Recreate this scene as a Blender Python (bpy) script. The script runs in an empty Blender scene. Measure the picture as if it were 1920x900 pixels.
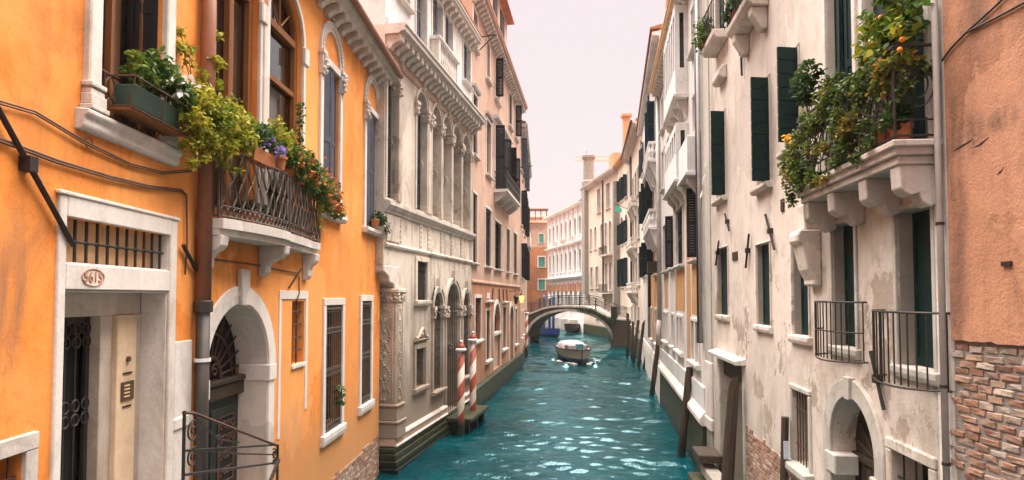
import bpy, bmesh, math, random
import numpy as np
from mathutils import Matrix, Vector, noise
R = random.Random(7)
PI = math.pi
scene = bpy.context.scene
COL = scene.collection

# ---------------------------------------------------------------- camera, sky, sun, exposure
cam_d = bpy.data.cameras.new('camera'); cam = bpy.data.objects.new('camera', cam_d); COL.objects.link(cam)
scene.camera = cam
cam.location = (0, 0, 5.2); cam.rotation_euler = (math.radians(92.2), 0, 0)
cam_d.sensor_width = 36; cam_d.lens = 22.5
cam_d.shift_y = 58.9/1920; cam_d.clip_start = .05; cam_d.clip_end = 2000

SUN_EL, SUN_AZ = 80, 6          # azimuth clockwise from +Y: a veiled sun, high, ahead over the canal
to_sun = Vector((math.sin(math.radians(SUN_AZ))*math.cos(math.radians(SUN_EL)), math.cos(math.radians(SUN_AZ))*math.cos(math.radians(SUN_EL)), math.sin(math.radians(SUN_EL))))
world = bpy.data.worlds.new('World'); scene.world = world; world.use_nodes = True
wn = world.node_tree; wn.nodes.clear()
wo = wn.nodes.new('ShaderNodeOutputWorld'); bg = wn.nodes.new('ShaderNodeBackground'); sky = wn.nodes.new('ShaderNodeTexSky')
sky.sky_type = 'NISHITA'; sky.sun_disc = False
sky.sun_elevation = math.radians(SUN_EL); sky.sun_rotation = math.radians(SUN_AZ)
sky.air_density = 1.0; sky.dust_density = 4.0; sky.ozone_density = 1.0
wm = wn.nodes.new('ShaderNodeMix'); wm.data_type = 'RGBA'; wm.inputs[0].default_value = .70
wm.inputs[7].default_value = (4.65, 3.7, 3.3, 1)          # thin bright overcast veil over the blue
wn.links.new(sky.outputs[0], wm.inputs[6]); wn.links.new(wm.outputs[2], bg.inputs[0]); wn.links.new(bg.outputs[0], wo.inputs[0])
bg.inputs[1].default_value = .05
sun_d = bpy.data.lights.new('sun', 'SUN'); sun = bpy.data.objects.new('sun', sun_d); COL.objects.link(sun)
sun_d.energy = 4.6; sun_d.angle = math.radians(88); sun_d.color = (1, .94, .87)
sun.rotation_euler = to_sun.to_track_quat('Z', 'Y').to_euler(); sun.location = (0, -20, 40)
vs = scene.view_settings
vs.view_transform = 'Standard'; vs.look = 'None'; vs.gamma = 1; vs.use_curve_mapping = False; vs.exposure = 2.2
scene.cycles.use_denoising = True
scene.cycles.max_bounces = 7; scene.cycles.diffuse_bounces = 2; scene.cycles.glossy_bounces = 3; scene.cycles.transmission_bounces = 3
scene.cycles.transparent_max_bounces = 8; scene.cycles.volume_bounces = 0
scene.cycles.sample_clamp_indirect = 6

# ---------------------------------------------------------------- materials
MAT = {}
class N:
    """small node-tree helper"""
    def __init__(s, name):
        s.m = bpy.data.materials.new(name); s.m.use_nodes = True; s.t = s.m.node_tree; s.t.nodes.clear()
        s.out = s.t.nodes.new('ShaderNodeOutputMaterial'); s.b = s.t.nodes.new('ShaderNodeBsdfPrincipled')
        s.t.links.new(s.b.outputs[0], s.out.inputs[0]); MAT[name] = s.m
        g = s.t.nodes.new('ShaderNodeNewGeometry'); s.pos = g.outputs['Position']; s.geo = g
    def l(s, a, b): s.t.links.new(a, b)
    def n(s, t): return s.t.nodes.new(t)
    def map(s, sc, src=None):
        m = s.n('ShaderNodeMapping'); m.inputs['Scale'].default_value = sc if hasattr(sc, '__len__') else (sc, sc, sc)
        s.l(src or s.pos, m.inputs[0]); return m.outputs[0]
    def noise(s, sc, detail=4, rough=.6, dist=0, src=None):
        x = s.n('ShaderNodeTexNoise'); x.inputs['Scale'].default_value = 1; x.inputs['Detail'].default_value = detail
        x.inputs['Roughness'].default_value = rough; x.inputs['Distortion'].default_value = dist
        s.l(s.map(sc, src), x.inputs['Vector']); return x.outputs[0]
    def ramp(s, v, stops):
        r = s.n('ShaderNodeValToRGB'); e = r.color_ramp.elements
        while len(e) < len(stops): e.new(.5)
        for q, (p, c) in zip(e, stops):
            q.position = p; q.color = (c, c, c, 1) if not hasattr(c, '__len__') else (*c, 1)
        s.l(v, r.inputs[0]); return r.outputs[0]
    def mix(s, f, a, b, mode='MIX'):
        m = s.n('ShaderNodeMix'); m.data_type = 'RGBA'; m.blend_type = mode
        for k, v in ((0, f), (6, a), (7, b)):
            if hasattr(v, 'is_linked'): s.l(v, m.inputs[k])
            elif k == 0: m.inputs[0].default_value = v
            else: m.inputs[k].default_value = (*v, 1) if hasattr(v, '__len__') else (v, v, v, 1)
        return m.outputs[2]
    def math(s, op, a, b=None, clamp=False):
        m = s.n('ShaderNodeMath'); m.operation = op; m.use_clamp = clamp
        for k, v in ((0, a), (1, b)):
            if v is None: continue
            if hasattr(v, 'is_linked'): s.l(v, m.inputs[k])
            else: m.inputs[k].default_value = v
        return m.outputs[0]
    def height(s):
        x = s.n('ShaderNodeSeparateXYZ'); s.l(s.pos, x.inputs[0]); return x.outputs[2]
    def band(s, lo, hi):      # 0 below lo .. 1 above hi in world height
        m = s.n('ShaderNodeMapRange'); m.inputs[1].default_value = lo; m.inputs[2].default_value = hi
        s.l(s.height(), m.inputs[0]); return m.outputs[0]
    def bump(s, h, strength=.3, dist=.02):
        b = s.n('ShaderNodeBump'); b.inputs['Strength'].default_value = strength; b.inputs['Distance'].default_value = dist
        s.l(h, b.inputs['Height']); s.l(b.outputs[0], s.b.inputs['Normal']); return b
    def col(s, c):
        if hasattr(c, 'is_linked'): s.l(c, s.b.inputs['Base Color'])
        else: s.b.inputs['Base Color'].default_value = (*c, 1)
    def set(s, **k):
        for a, v in k.items(): s.b.inputs[a.replace('_', ' ')].default_value = v

def plaster(name, c1, c2, c3, streak=(.3, .25, .2), amt=.35, damp=None, peel=None, grain=.25, big=.55, crack=.3, spots=()):
    n = N(name)
    a = n.noise(big, 5, .62, .6)
    c = n.mix(n.ramp(a, [(.32, 0), (.68, 1)]), c1, c2)
    b = n.noise((2.3, 2.3, 1.5), 6, .65, .3)
    c = n.mix(n.ramp(b, [(.5, 0), (.74, .85)]), c, c3)
    st = n.noise((2.6, 2.6, .16), 5, .6, .25)
    st2 = n.noise(.8, 3, .5)
    sf = n.math('MULTIPLY', n.ramp(st, [(.48, 0), (.72, 1)]), n.ramp(st2, [(.36, 0), (.66, 1)]))
    c = n.mix(n.math('MULTIPLY', sf, amt), c, streak)
    gr = n.noise((1.3, 1.3, .8), 9, .72, .9)
    c = n.mix(n.math('MULTIPLY', n.ramp(gr, [(.52, 0), (.70, 1)]), amt*.8), c, streak)
    dr = n.math('MULTIPLY', n.ramp(n.noise((9, 9, .22), 4, .6, .1), [(.55, 0), (.75, 1)]), n.ramp(n.noise(.6, 4, .6), [(.45, 0), (.62, 1)]))
    c = n.mix(n.math('MULTIPLY', dr, amt*.6), c, streak)
    fine = n.noise(38, 5, .7)
    c = n.mix(n.ramp(fine, [(.3, .25), (.7, 0)]), c, streak, 'MULTIPLY')
    hgt = n.math('ADD', n.math('MULTIPLY', fine, .5), n.math('MULTIPLY', n.noise(5.5, 5, .65, .4), .9))
    vo = n.n('ShaderNodeTexVoronoi'); vo.feature = 'DISTANCE_TO_EDGE'; vo.inputs['Scale'].default_value = 1
    wob = n.n('ShaderNodeVectorMath'); wob.operation = 'ADD'
    nz = n.n('ShaderNodeTexNoise'); nz.inputs['Scale'].default_value = 1.7; nz.inputs['Detail'].default_value = 5; n.l(n.pos, nz.inputs['Vector'])
    n.l(n.map(.55), wob.inputs[0]); n.l(nz.outputs['Color'], wob.inputs[1]); n.l(wob.outputs[0], vo.inputs['Vector'])
    ck = n.math('MULTIPLY', n.ramp(vo.outputs[0], [(.0, 1), (.012, 0)]), n.ramp(n.noise(.7, 2), [(.52, 0), (.6, crack)]))
    c = n.mix(ck, c, [v*.35 for v in c3])
    vp = n.n('ShaderNodeTexVoronoi'); vp.inputs['Scale'].default_value = .62; n.l(wob.outputs[0], vp.inputs['Vector'])
    sx = n.n('ShaderNodeSeparateColor'); n.l(vp.outputs['Color'], sx.inputs[0])
    c = n.mix(n.ramp(sx.outputs[0], [(.74, 0), (.76, .38)]), c, [min(.95, v*1.1+.03) for v in c2])
    c = n.mix(n.ramp(sx.outputs[1], [(.78, 0), (.80, .32)]), c, [v*.72 for v in c3])
    for y0, z0, ry, rz, k, sc_ in spots:      # single weather stains at their own place on the wall
        px = n.n('ShaderNodeSeparateXYZ'); n.l(n.pos, px.inputs[0])
        dy = n.math('DIVIDE', n.math('SUBTRACT', px.outputs[1], y0), ry); dz = n.math('DIVIDE', n.math('SUBTRACT', px.outputs[2], z0), rz)
        d2 = n.math('ADD', n.math('MULTIPLY', dy, dy), n.math('MULTIPLY', dz, dz))
        e_ = n.math('MULTIPLY', n.ramp(d2, [(0, 1), (1, 0)]), n.ramp(n.noise((7, 7, 1.1), 7, .7, .4), [(.34, 0), (.66, k)]))
        c = n.mix(e_, c, sc_)
    if peel:            # plaster fallen away down to rough render in a height range
        z0, z1, pc, thr = peel
        pn = n.noise((.85, .85, .75), 10, .72, .15)
        m = n.math('MULTIPLY', n.ramp(pn, [(thr, 0), (thr+.025, 1)]), n.math('MULTIPLY', n.band(z0, z0+.5), n.math('SUBTRACT', 1, n.band(z1-.9, z1))))
        pc2 = n.mix(n.noise(9, 5, .7), pc, [v*.5 for v in pc])
        c = n.mix(m, c, pc2)
        hgt = n.math('SUBTRACT', hgt, n.math('MULTIPLY', m, .8))
    if damp:            # tide and damp stain near the water with a ragged edge
        z0, z1, dc = damp
        e = n.math('ADD', n.band(z0, z1), n.math('MULTIPLY', n.math('SUBTRACT', n.noise((1.6, 1.6, .6), 6, .65, .5), .5), 1.1))
        c = n.mix(n.math('SUBTRACT', 1, n.ramp(e, [(.25, 0), (.85, 1)])), c, dc)
    n.col(c); n.set(Roughness=.88); n.b.inputs['Specular IOR Level'].default_value = .25
    n.bump(hgt, grain, .02)
    return n.m

def simple(name, c1, c2=None, rough=.6, metal=0, sc=6, bump=.15, bd=.01, spec=.4, vec=None):
    n = N(name); c2 = c2 or [v*.6 for v in c1]
    a = n.noise(vec or sc, 5, .65, .3); n.col(n.mix(n.ramp(a, [(.35, 0), (.7, 1)]), c1, c2))
    n.set(Roughness=rough, Metallic=metal); n.b.inputs['Specular IOR Level'].default_value = spec
    if bump: n.bump(n.noise(sc*5, 4, .65), bump, bd)
    return n.m

plaster('orange', (0.86, 0.275, 0.042), (0.9, 0.365, 0.1), (0.69, 0.175, 0.016), (.40, .16, .06), .72, damp=(.9, 3.6, (.56, .25, .09)), grain=.32, spots=((5.38, 5.25, .22, .85, .8, (.20, .12, .08)), (5.1, 4.6, .3, .7, .5, (.45, .2, .08)), (6.6, 6.45, .9, .35, .55, (.50, .20, .05)), (9.6, 5.7, 1.2, .5, .6, (.46, .17, .04)), (12.2, 2.6, .7, .9, .5, (.62, .42, .28)), (15.2, 6.0, .8, 1.2, .5, (.52, .22, .06)), (4.6, 8.2, .6, .8, .45, (.95, .52, .22)), (17.2, 2.2, 1.0, .8, .6, (.40, .20, .09))))
plaster('cream', (0.7, 0.615, 0.55), (0.63, 0.54, 0.475), (0.48, 0.39, 0.325), (.25, .21, .17), .62, damp=(.3, 3.4, (.34, .30, .25)), peel=(1.8, 6.3, (.47, .38, .31), .56), grain=.4, spots=((6.45, 4.4, .16, 2.2, .85, (.16, .13, .10)), (12.6, 3.4, 1.5, 1.2, .7, (.38, .33, .28)), (9.7, 4.3, .8, .5, .7, (.40, .28, .2)), (17.0, 4.5, .8, 5, .6, (.30, .27, .24)), (8.0, 3.3, .9, .8, .5, (.42, .34, .28))))
plaster('greycream', (.55, .51, .46), (.47, .43, .38), (.36, .32, .27), (.2, .17, .14), .55, damp=(.3, 2.0, (.10, .11, .07)), grain=.4)
plaster('terra', (0.54, 0.255, 0.14), (0.47, 0.21, 0.115), (0.36, 0.155, 0.085), (.2, .11, .07), .5, grain=.3)
plaster('terra_pale', (0.6, 0.4, 0.305), (0.54, 0.345, 0.26), (0.43, 0.26, 0.19), (.3, .18, .12), .4, grain=.3)
plaster('brownwall', (0.53, 0.26, 0.15), (0.48, 0.23, 0.135), (0.34, 0.155, 0.09), (.10, .055, .04), .95, grain=.9, crack=.5, spots=((6.15, 6.0, .22, 1.9, .9, (.13, .07, .05)), (5.75, 7.9, .3, .55, .8, (.14, .08, .055)), (5.95, 6.7, .28, .25, .9, (.10, .06, .045)), (5.55, 6.75, .2, .14, .9, (.09, .055, .04))))
plaster('pinkgrey', (0.76, 0.71, 0.68), (0.7, 0.645, 0.61), (0.56, 0.51, 0.475), (.25, .21, .18), .4, damp=(.3, 2.4, (.34, .28, .20)), grain=.3)
plaster('ochre', (.60, .32, .13), (.54, .27, .10), (.46, .24, .12), (.25, .14, .08), .5, grain=.3)
plaster('palewhite', (0.78, 0.75, 0.73), (0.72, 0.68, 0.66), (0.58, 0.54, 0.52), (.3, .27, .25), .3, damp=(.3, 2.2, (.25, .24, .2)), grain=.2)
plaster('tan', (0.74, 0.64, 0.53), (0.68, 0.57, 0.46), (0.55, 0.45, 0.35), (.3, .24, .18), .4, damp=(.3, 2.4, (.3, .26, .2)), grain=.2)
plaster('rust_house', (.52, .22, .10), (.46, .18, .08), (.36, .14, .07), (.2, .1, .07), .4, grain=.2)
plaster('stone', (.70, .63, .57), (.63, .55, .49), (.48, .40, .34), (.17, .13, .11), .6, grain=.28, crack=.25)
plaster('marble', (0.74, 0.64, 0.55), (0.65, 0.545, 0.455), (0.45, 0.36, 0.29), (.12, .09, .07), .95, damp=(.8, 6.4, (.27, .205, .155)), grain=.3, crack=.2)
plaster('istria', (.78, .715, .665), (.71, .635, .58), (.56, .48, .42), (.22, .17, .13), .55, grain=.25, crack=.2)

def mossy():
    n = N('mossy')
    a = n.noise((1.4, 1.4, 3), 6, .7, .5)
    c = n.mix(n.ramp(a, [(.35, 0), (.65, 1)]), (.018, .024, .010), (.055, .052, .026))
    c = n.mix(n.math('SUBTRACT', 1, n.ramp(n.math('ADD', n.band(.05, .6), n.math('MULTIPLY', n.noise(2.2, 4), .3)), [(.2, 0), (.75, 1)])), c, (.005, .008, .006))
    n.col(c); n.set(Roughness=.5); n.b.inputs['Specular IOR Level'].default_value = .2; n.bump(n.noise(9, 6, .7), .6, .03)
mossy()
def wood(name, c1, c2, vec=(9, 9, .7), rough=.6, bump=.35, wet=False):
    n = N(name); a = n.noise(vec, 6, .65, .5)
    c = n.mix(n.ramp(a, [(.3, 0), (.7, 1)]), c1, c2)
    if wet:
        c = n.mix(n.math('SUBTRACT', 1, n.ramp(n.math('ADD', n.band(.3, 1.3), n.math('MULTIPLY', n.noise(3, 4), .35)), [(.2, 0), (.9, 1)])), c, (.010, .014, .010))
    n.col(c); n.set(Roughness=rough); n.bump(a, bump, .02); n.b.inputs['Specular IOR Level'].default_value = .15
wood('post_wood', (.085, .060, .045), (.032, .024, .019), wet=True, bump=.9)
wood('sash_wood', (.27, .105, .035), (.17, .062, .02), rough=.45)
wood('dark_wood', (.060, .042, .028), (.030, .022, .016))
wood('shutter_green', (.0070, .026, .025), (.004, .016, .016), vec=(4, 4, 4), rough=.5, bump=.12)
wood('shutter_dark', (.016, .014, .014), (.009, .008, .009), vec=(4, 4, 4), rough=.55, bump=.12)
wood('shutter_blue', (.009, .032, .050), (.005, .02, .032), vec=(4, 4, 4), rough=.5, bump=.12)
wood('shutter_slate', (.085, .09, .115), (.055, .06, .08), vec=(4, 4, 4), rough=.5, bump=.12)
wood('shutter_mint', (.10, .34, .27), (.06, .24, .19), vec=(4, 4, 4), rough=.5, bump=.12)
wood('door_green', (.030, .040, .032), (.018, .024, .019), rough=.5)
simple('iron', (.028, .026, .027), (.05, .038, .030), rough=.5, metal=.4, sc=20)
simple('rust_iron', (.12, .060, .038), (.06, .034, .026), rough=.7, metal=.2, sc=16)
simple('railing_iron', (.115, .088, .070), (.055, .043, .036), rough=.65, metal=.2, sc=16)
simple('pipe_brown', (.30, .118, .060), (.20, .076, .040), rough=.42, sc=2.5, bump=.08)
simple('pipe_black', (.030, .028, .028), (.06, .038, .026), rough=.5, sc=6)
simple('pipe_grey', (.50, .45, .42), (.38, .34, .31), rough=.55, sc=3, bump=.05)
simple('cable', (.16, .085, .05), (.10, .055, .035), rough=.7, bump=0)
simple('cable_dark', (.035, .03, .028), (.06, .05, .045), rough=.7, bump=0)
simple('pot', (.50, .17, .060), (.36, .115, .045), rough=.8, sc=9)
simple('trough_green', (.030, .065, .050), (.020, .045, .036), rough=.45)
simple('soil', (.03, .02, .014), rough=.95)
simple('roof_tile', (.42, .17, .085), (.28, .11, .06), rough=.85, sc=3)
simple('gold', (.78, .50, .26), (.58, .35, .17), rough=.6, sc=5, bump=.1)
simple('brass_panel', (.16, .11, .07), (.10, .07, .045), rough=.4, metal=.6, bump=0)
simple('far_white', (.86, .84, .82), (.78, .75, .73), rough=.85, sc=.8, bump=0)
simple('door_stone', (.72, .53, .36), (.52, .36, .23), rough=.6, sc=3, bump=.1)
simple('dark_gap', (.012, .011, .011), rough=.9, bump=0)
simple('white_paint', (.74, .72, .70), (.62, .60, .58), rough=.5, sc=5, bump=.05)
simple('red_cap', (.42, .070, .030), (.30, .05, .025), rough=.5, sc=6, bump=.05)
simple('blue_paint', (.02, .16, .50), (.015, .11, .36), rough=.45, sc=4, bump=.04)
simple('hull_navy', (.014, .030, .075), (.010, .02, .05), rough=.3, sc=3, bump=0)
simple('hull_cream', (.40, .32, .23), (.32, .25, .18), rough=.4, sc=3, bump=0)
simple('hull_blue', (.012, .075, .48), (.01, .05, .34), rough=.35, sc=3, bump=0)
simple('canvas_pale', (.50, .46, .46), (.38, .35, .36), rough=.8, sc=3, bump=.2)
simple('canvas_teal', (.05, .16, .16), rough=.8, sc=3, bump=.2)
simple('dark_rubber', (.02, .02, .022), rough=.6, bump=0)
simple('flag_green', (.015, .36, .24), (.012, .28, .18), rough=.7, bump=0)
simple('banner_orange', (.86, .34, .02), (.74, .26, .015), rough=.7, bump=0)
simple('cloth_white', (.80, .78, .76), rough=.8, bump=0)
simple('curtain', (.82, .86, .88), (.55, .66, .74), rough=.9, bump=0, vec=(14, 14, .4))
simple('orange_fruit', (.86, .26, .012), (.76, .2, .01), rough=.45, sc=25, bump=.1)
simple('paper', (.62, .66, .78), rough=.8, bump=0)
simple('brick_mortar', (.29, .255, .23), (.19, .165, .15), rough=.95, sc=12, bump=.8, bd=.02)
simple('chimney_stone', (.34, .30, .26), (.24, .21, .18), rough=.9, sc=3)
simple('chimney_warm', (.60, .33, .17), (.5, .26, .13), rough=.9, sc=3)

def bricks():
    n = N('brick'); oi = n.n('ShaderNodeObjectInfo')
    at = n.n('ShaderNodeAttribute'); at.attribute_name = 'tone'
    r = n.math('FRACT', n.math('ADD', oi.outputs['Random'], at.outputs['Fac']))
    c = n.ramp(r, [(.0, (.27, .115, .065)), (.16, (.36, .18, .11)), (.30, (.20, .085, .055)), (.44, (.43, .27, .18)), (.58, (.30, .14, .085)), (.70, (.50, .41, .34)), (.82, (.24, .14, .105)), (.92, (.40, .30, .23)), (1, (.16, .09, .07))])
    c = n.mix(n.ramp(n.noise(11, 6, .7, .4), [(.48, 0), (.68, .6)]), c, (.42, .34, .28))
    c = n.mix(n.ramp(n.noise(26, 5, .7), [(.5, 0), (.75, .6)]), c, (.10, .06, .045))
    n.col(c); n.set(Roughness=.92); n.bump(n.noise(48, 6, .75), .8, .02)
bricks()
def leafmat(name, stops, tr=.35, rough=.5):
    n = N(name); at = n.n('ShaderNodeAttribute'); at.attribute_name = 'tone'
    c = n.ramp(at.outputs['Fac'], stops); n.col(c); n.set(Roughness=rough); n.b.inputs['Specular IOR Level'].default_value = .35
    t = n.n('ShaderNodeBsdfTranslucent'); n.l(c, t.inputs[0]); ms = n.n('ShaderNodeMixShader'); ms.inputs[0].default_value = tr
    n.l(n.b.outputs[0], ms.inputs[1]); n.l(t.outputs[0], ms.inputs[2]); n.l(ms.outputs[0], n.out.inputs[0])
leafmat('leaf_lime', [(0, (.10, .15, .018)), (.35, (.24, .27, .025)), (.75, (.42, .38, .035)), (1, (.50, .40, .06))])
leafmat('leaf_green', [(0, (.030, .075, .014)), (.5, (.070, .135, .022)), (.85, (.14, .20, .03)), (1, (.24, .26, .04))])
leafmat('leaf_dark', [(0, (.018, .045, .014)), (.6, (.040, .085, .020)), (1, (.085, .13, .03))])
leafmat('leaf_autumn', [(0, (.026, .055, .014)), (.40, (.075, .115, .022)), (.78, (.16, .19, .03)), (.96, (.34, .27, .035)), (1, (.42, .17, .03))])
leafmat('leaf_citrus', [(0, (.035, .085, .014)), (.55, (.085, .15, .020)), (.85, (.24, .27, .03)), (1, (.52, .46, .04))], rough=.35)
leafmat('petal_red', [(0, (.62, .10, .02)), (1, (.80, .24, .06))])
leafmat('petal_purple', [(0, (.24, .13, .50)), (1, (.42, .28, .66))])
leafmat('petal_white', [(0, (.75, .68, .66)), (1, (.85, .8, .78))])
leafmat('petal_yellow', [(0, (.80, .36, .02)), (1, (.90, .55, .04))])

def glass(name, base, transparent):
    n = N(name); n.set(Roughness=.06); n.col(base); n.b.inputs['Specular IOR Level'].default_value = .5
    n.bump(n.noise(2.2, 2, .5), .06, .02)
    if transparent:
        t = n.n('ShaderNodeBsdfTransparent'); t.inputs[0].default_value = (.80, .86, .86, 1)
        g = n.n('ShaderNodeBsdfGlossy'); g.inputs['Roughness'].default_value = .03
        f = n.n('ShaderNodeFresnel'); f.inputs[0].default_value = 3.2
        ms = n.n('ShaderNodeMixShader'); n.l(f.outputs[0], ms.inputs[0]); n.l(t.outputs[0], ms.inputs[1]); n.l(g.outputs[0], ms.inputs[2]); n.l(ms.outputs[0], n.out.inputs[0])
glass('glass', (.02, .02, .02), True)
glass('glass_dark', (.009, .012, .014), False)
glass('glass_pale', (.20, .20, .21), False)

def stripes():
    n = N('stripe_paint'); tc = n.n('ShaderNodeTexCoord'); x = n.n('ShaderNodeSeparateXYZ'); n.l(tc.outputs['Object'], x.inputs[0])
    ang = n.math('DIVIDE', n.math('ARCTAN2', x.outputs[1], x.outputs[0]), 2*PI)
    v = n.math('FRACT', n.math('ADD', n.math('SUBTRACT', n.math('MULTIPLY', x.outputs[2], .9), ang), 20))
    wob = n.math('MULTIPLY', n.math('SUBTRACT', n.noise(7, 3), .5), .03)
    c = n.mix(n.math('GREATER_THAN', n.math('ADD', v, wob), .5), (.64, .54, .46), (.30, .048, .022))
    c = n.mix(n.ramp(n.noise((6, 6, 2), 6, .7), [(.5, 0), (.72, .6)]), c, (.30, .22, .17))
    c = n.mix(n.math('SUBTRACT', 1, n.ramp(n.math('ADD', n.band(.35, 1.0), n.math('MULTIPLY', n.noise(4, 4), .2)), [(.2, 0), (.6, 1)])), c, (.016, .02, .013))
    n.col(c); n.set(Roughness=.5); n.bump(n.noise(12, 4), .2, .01)
stripes()

def watermat():
    n = N('canal_water'); d = n.n('ShaderNodeBsdfDiffuse')
    n.l(n.mix(n.ramp(n.noise((.35, .22, 1), 3, .5), [(.35, 0), (.65, 1)]), (.0001, .028, .036), (.0002, .052, .062)), d.inputs[0])
    g = n.n('ShaderNodeBsdfGlossy'); g.inputs['Roughness'].default_value = .012; g.inputs[0].default_value = (.62, .92, .97, 1)
    f = n.n('ShaderNodeFresnel'); f.inputs[0].default_value = 1.48
    b = n.bump(n.noise((14, 6, 1), 3, .6, .3), .3, .04)
    for q in (d, g, f): n.l(b.outputs[0], q.inputs['Normal'])
    ms = n.n('ShaderNodeMixShader'); n.l(n.math('MULTIPLY', f.outputs[0], .95), ms.inputs[0]); n.l(d.outputs[0], ms.inputs[1]); n.l(g.outputs[0], ms.inputs[2]); n.l(ms.outputs[0], n.out.inputs[0])
watermat()
lamp_m = N('lamp_glow'); lamp_m.col((.9, .5, .2)); lamp_m.b.inputs['Emission Color'].default_value = (1, .48, .12, 1); lamp_m.b.inputs['Emission Strength'].default_value = .5

# ---------------------------------------------------------------- frames, mesh builder, object helpers
WM = {}
class Fr:
    """A facade frame: s along the wall, o outward over the canal, z up from the water."""
    def __init__(f, P0, P1, side):
        d = Vector((P1[0]-P0[0], P1[1]-P0[1])); f.len = d.length
        f.M = Matrix.Translation((P0[0], P0[1], 0)) @ Matrix.Rotation(math.atan2(d.y, d.x), 4, 'Z')
        f.sg = -1 if side == 'L' else 1; f.op = []
def W(x=0, y=0, z=0, rz=0):
    f = Fr((0, 0), (1, 0), 'R'); f.M = Matrix.Translation((x, y, z)) @ Matrix.Rotation(rz, 4, 'Z'); return f

def tag(o, label=None, cat=None, group=None, kind=None):
    for k, v in (('label', label), ('category', cat), ('group', group), ('kind', kind)):
        if v: o[k] = v
    return o
def put(o, parent, Mw):
    COL.objects.link(o); WM[o.name] = Mw
    if parent: o.parent = parent; o.matrix_local = WM[parent.name].inverted() @ Mw
    else: o.matrix_world = Mw
    return o
def empty(name, F, at=(0, 0, 0), label=None, cat=None, group=None):
    o = bpy.data.objects.new(name, None); o.empty_display_size = .3
    put(o, None, F.M @ Matrix.Translation((at[0], F.sg*at[1], at[2]))); return tag(o, label, cat, group)
def inst(src, name, F, at, parent, extra=None):
    """another object on the same mesh at (s, o, z)"""
    o = bpy.data.objects.new(name, src.data if hasattr(src, 'data') else src)
    Mw = F.M @ Matrix.Translation((at[0], F.sg*at[1], at[2]))
    return put(o, parent, Mw @ extra if extra else Mw)

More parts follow.
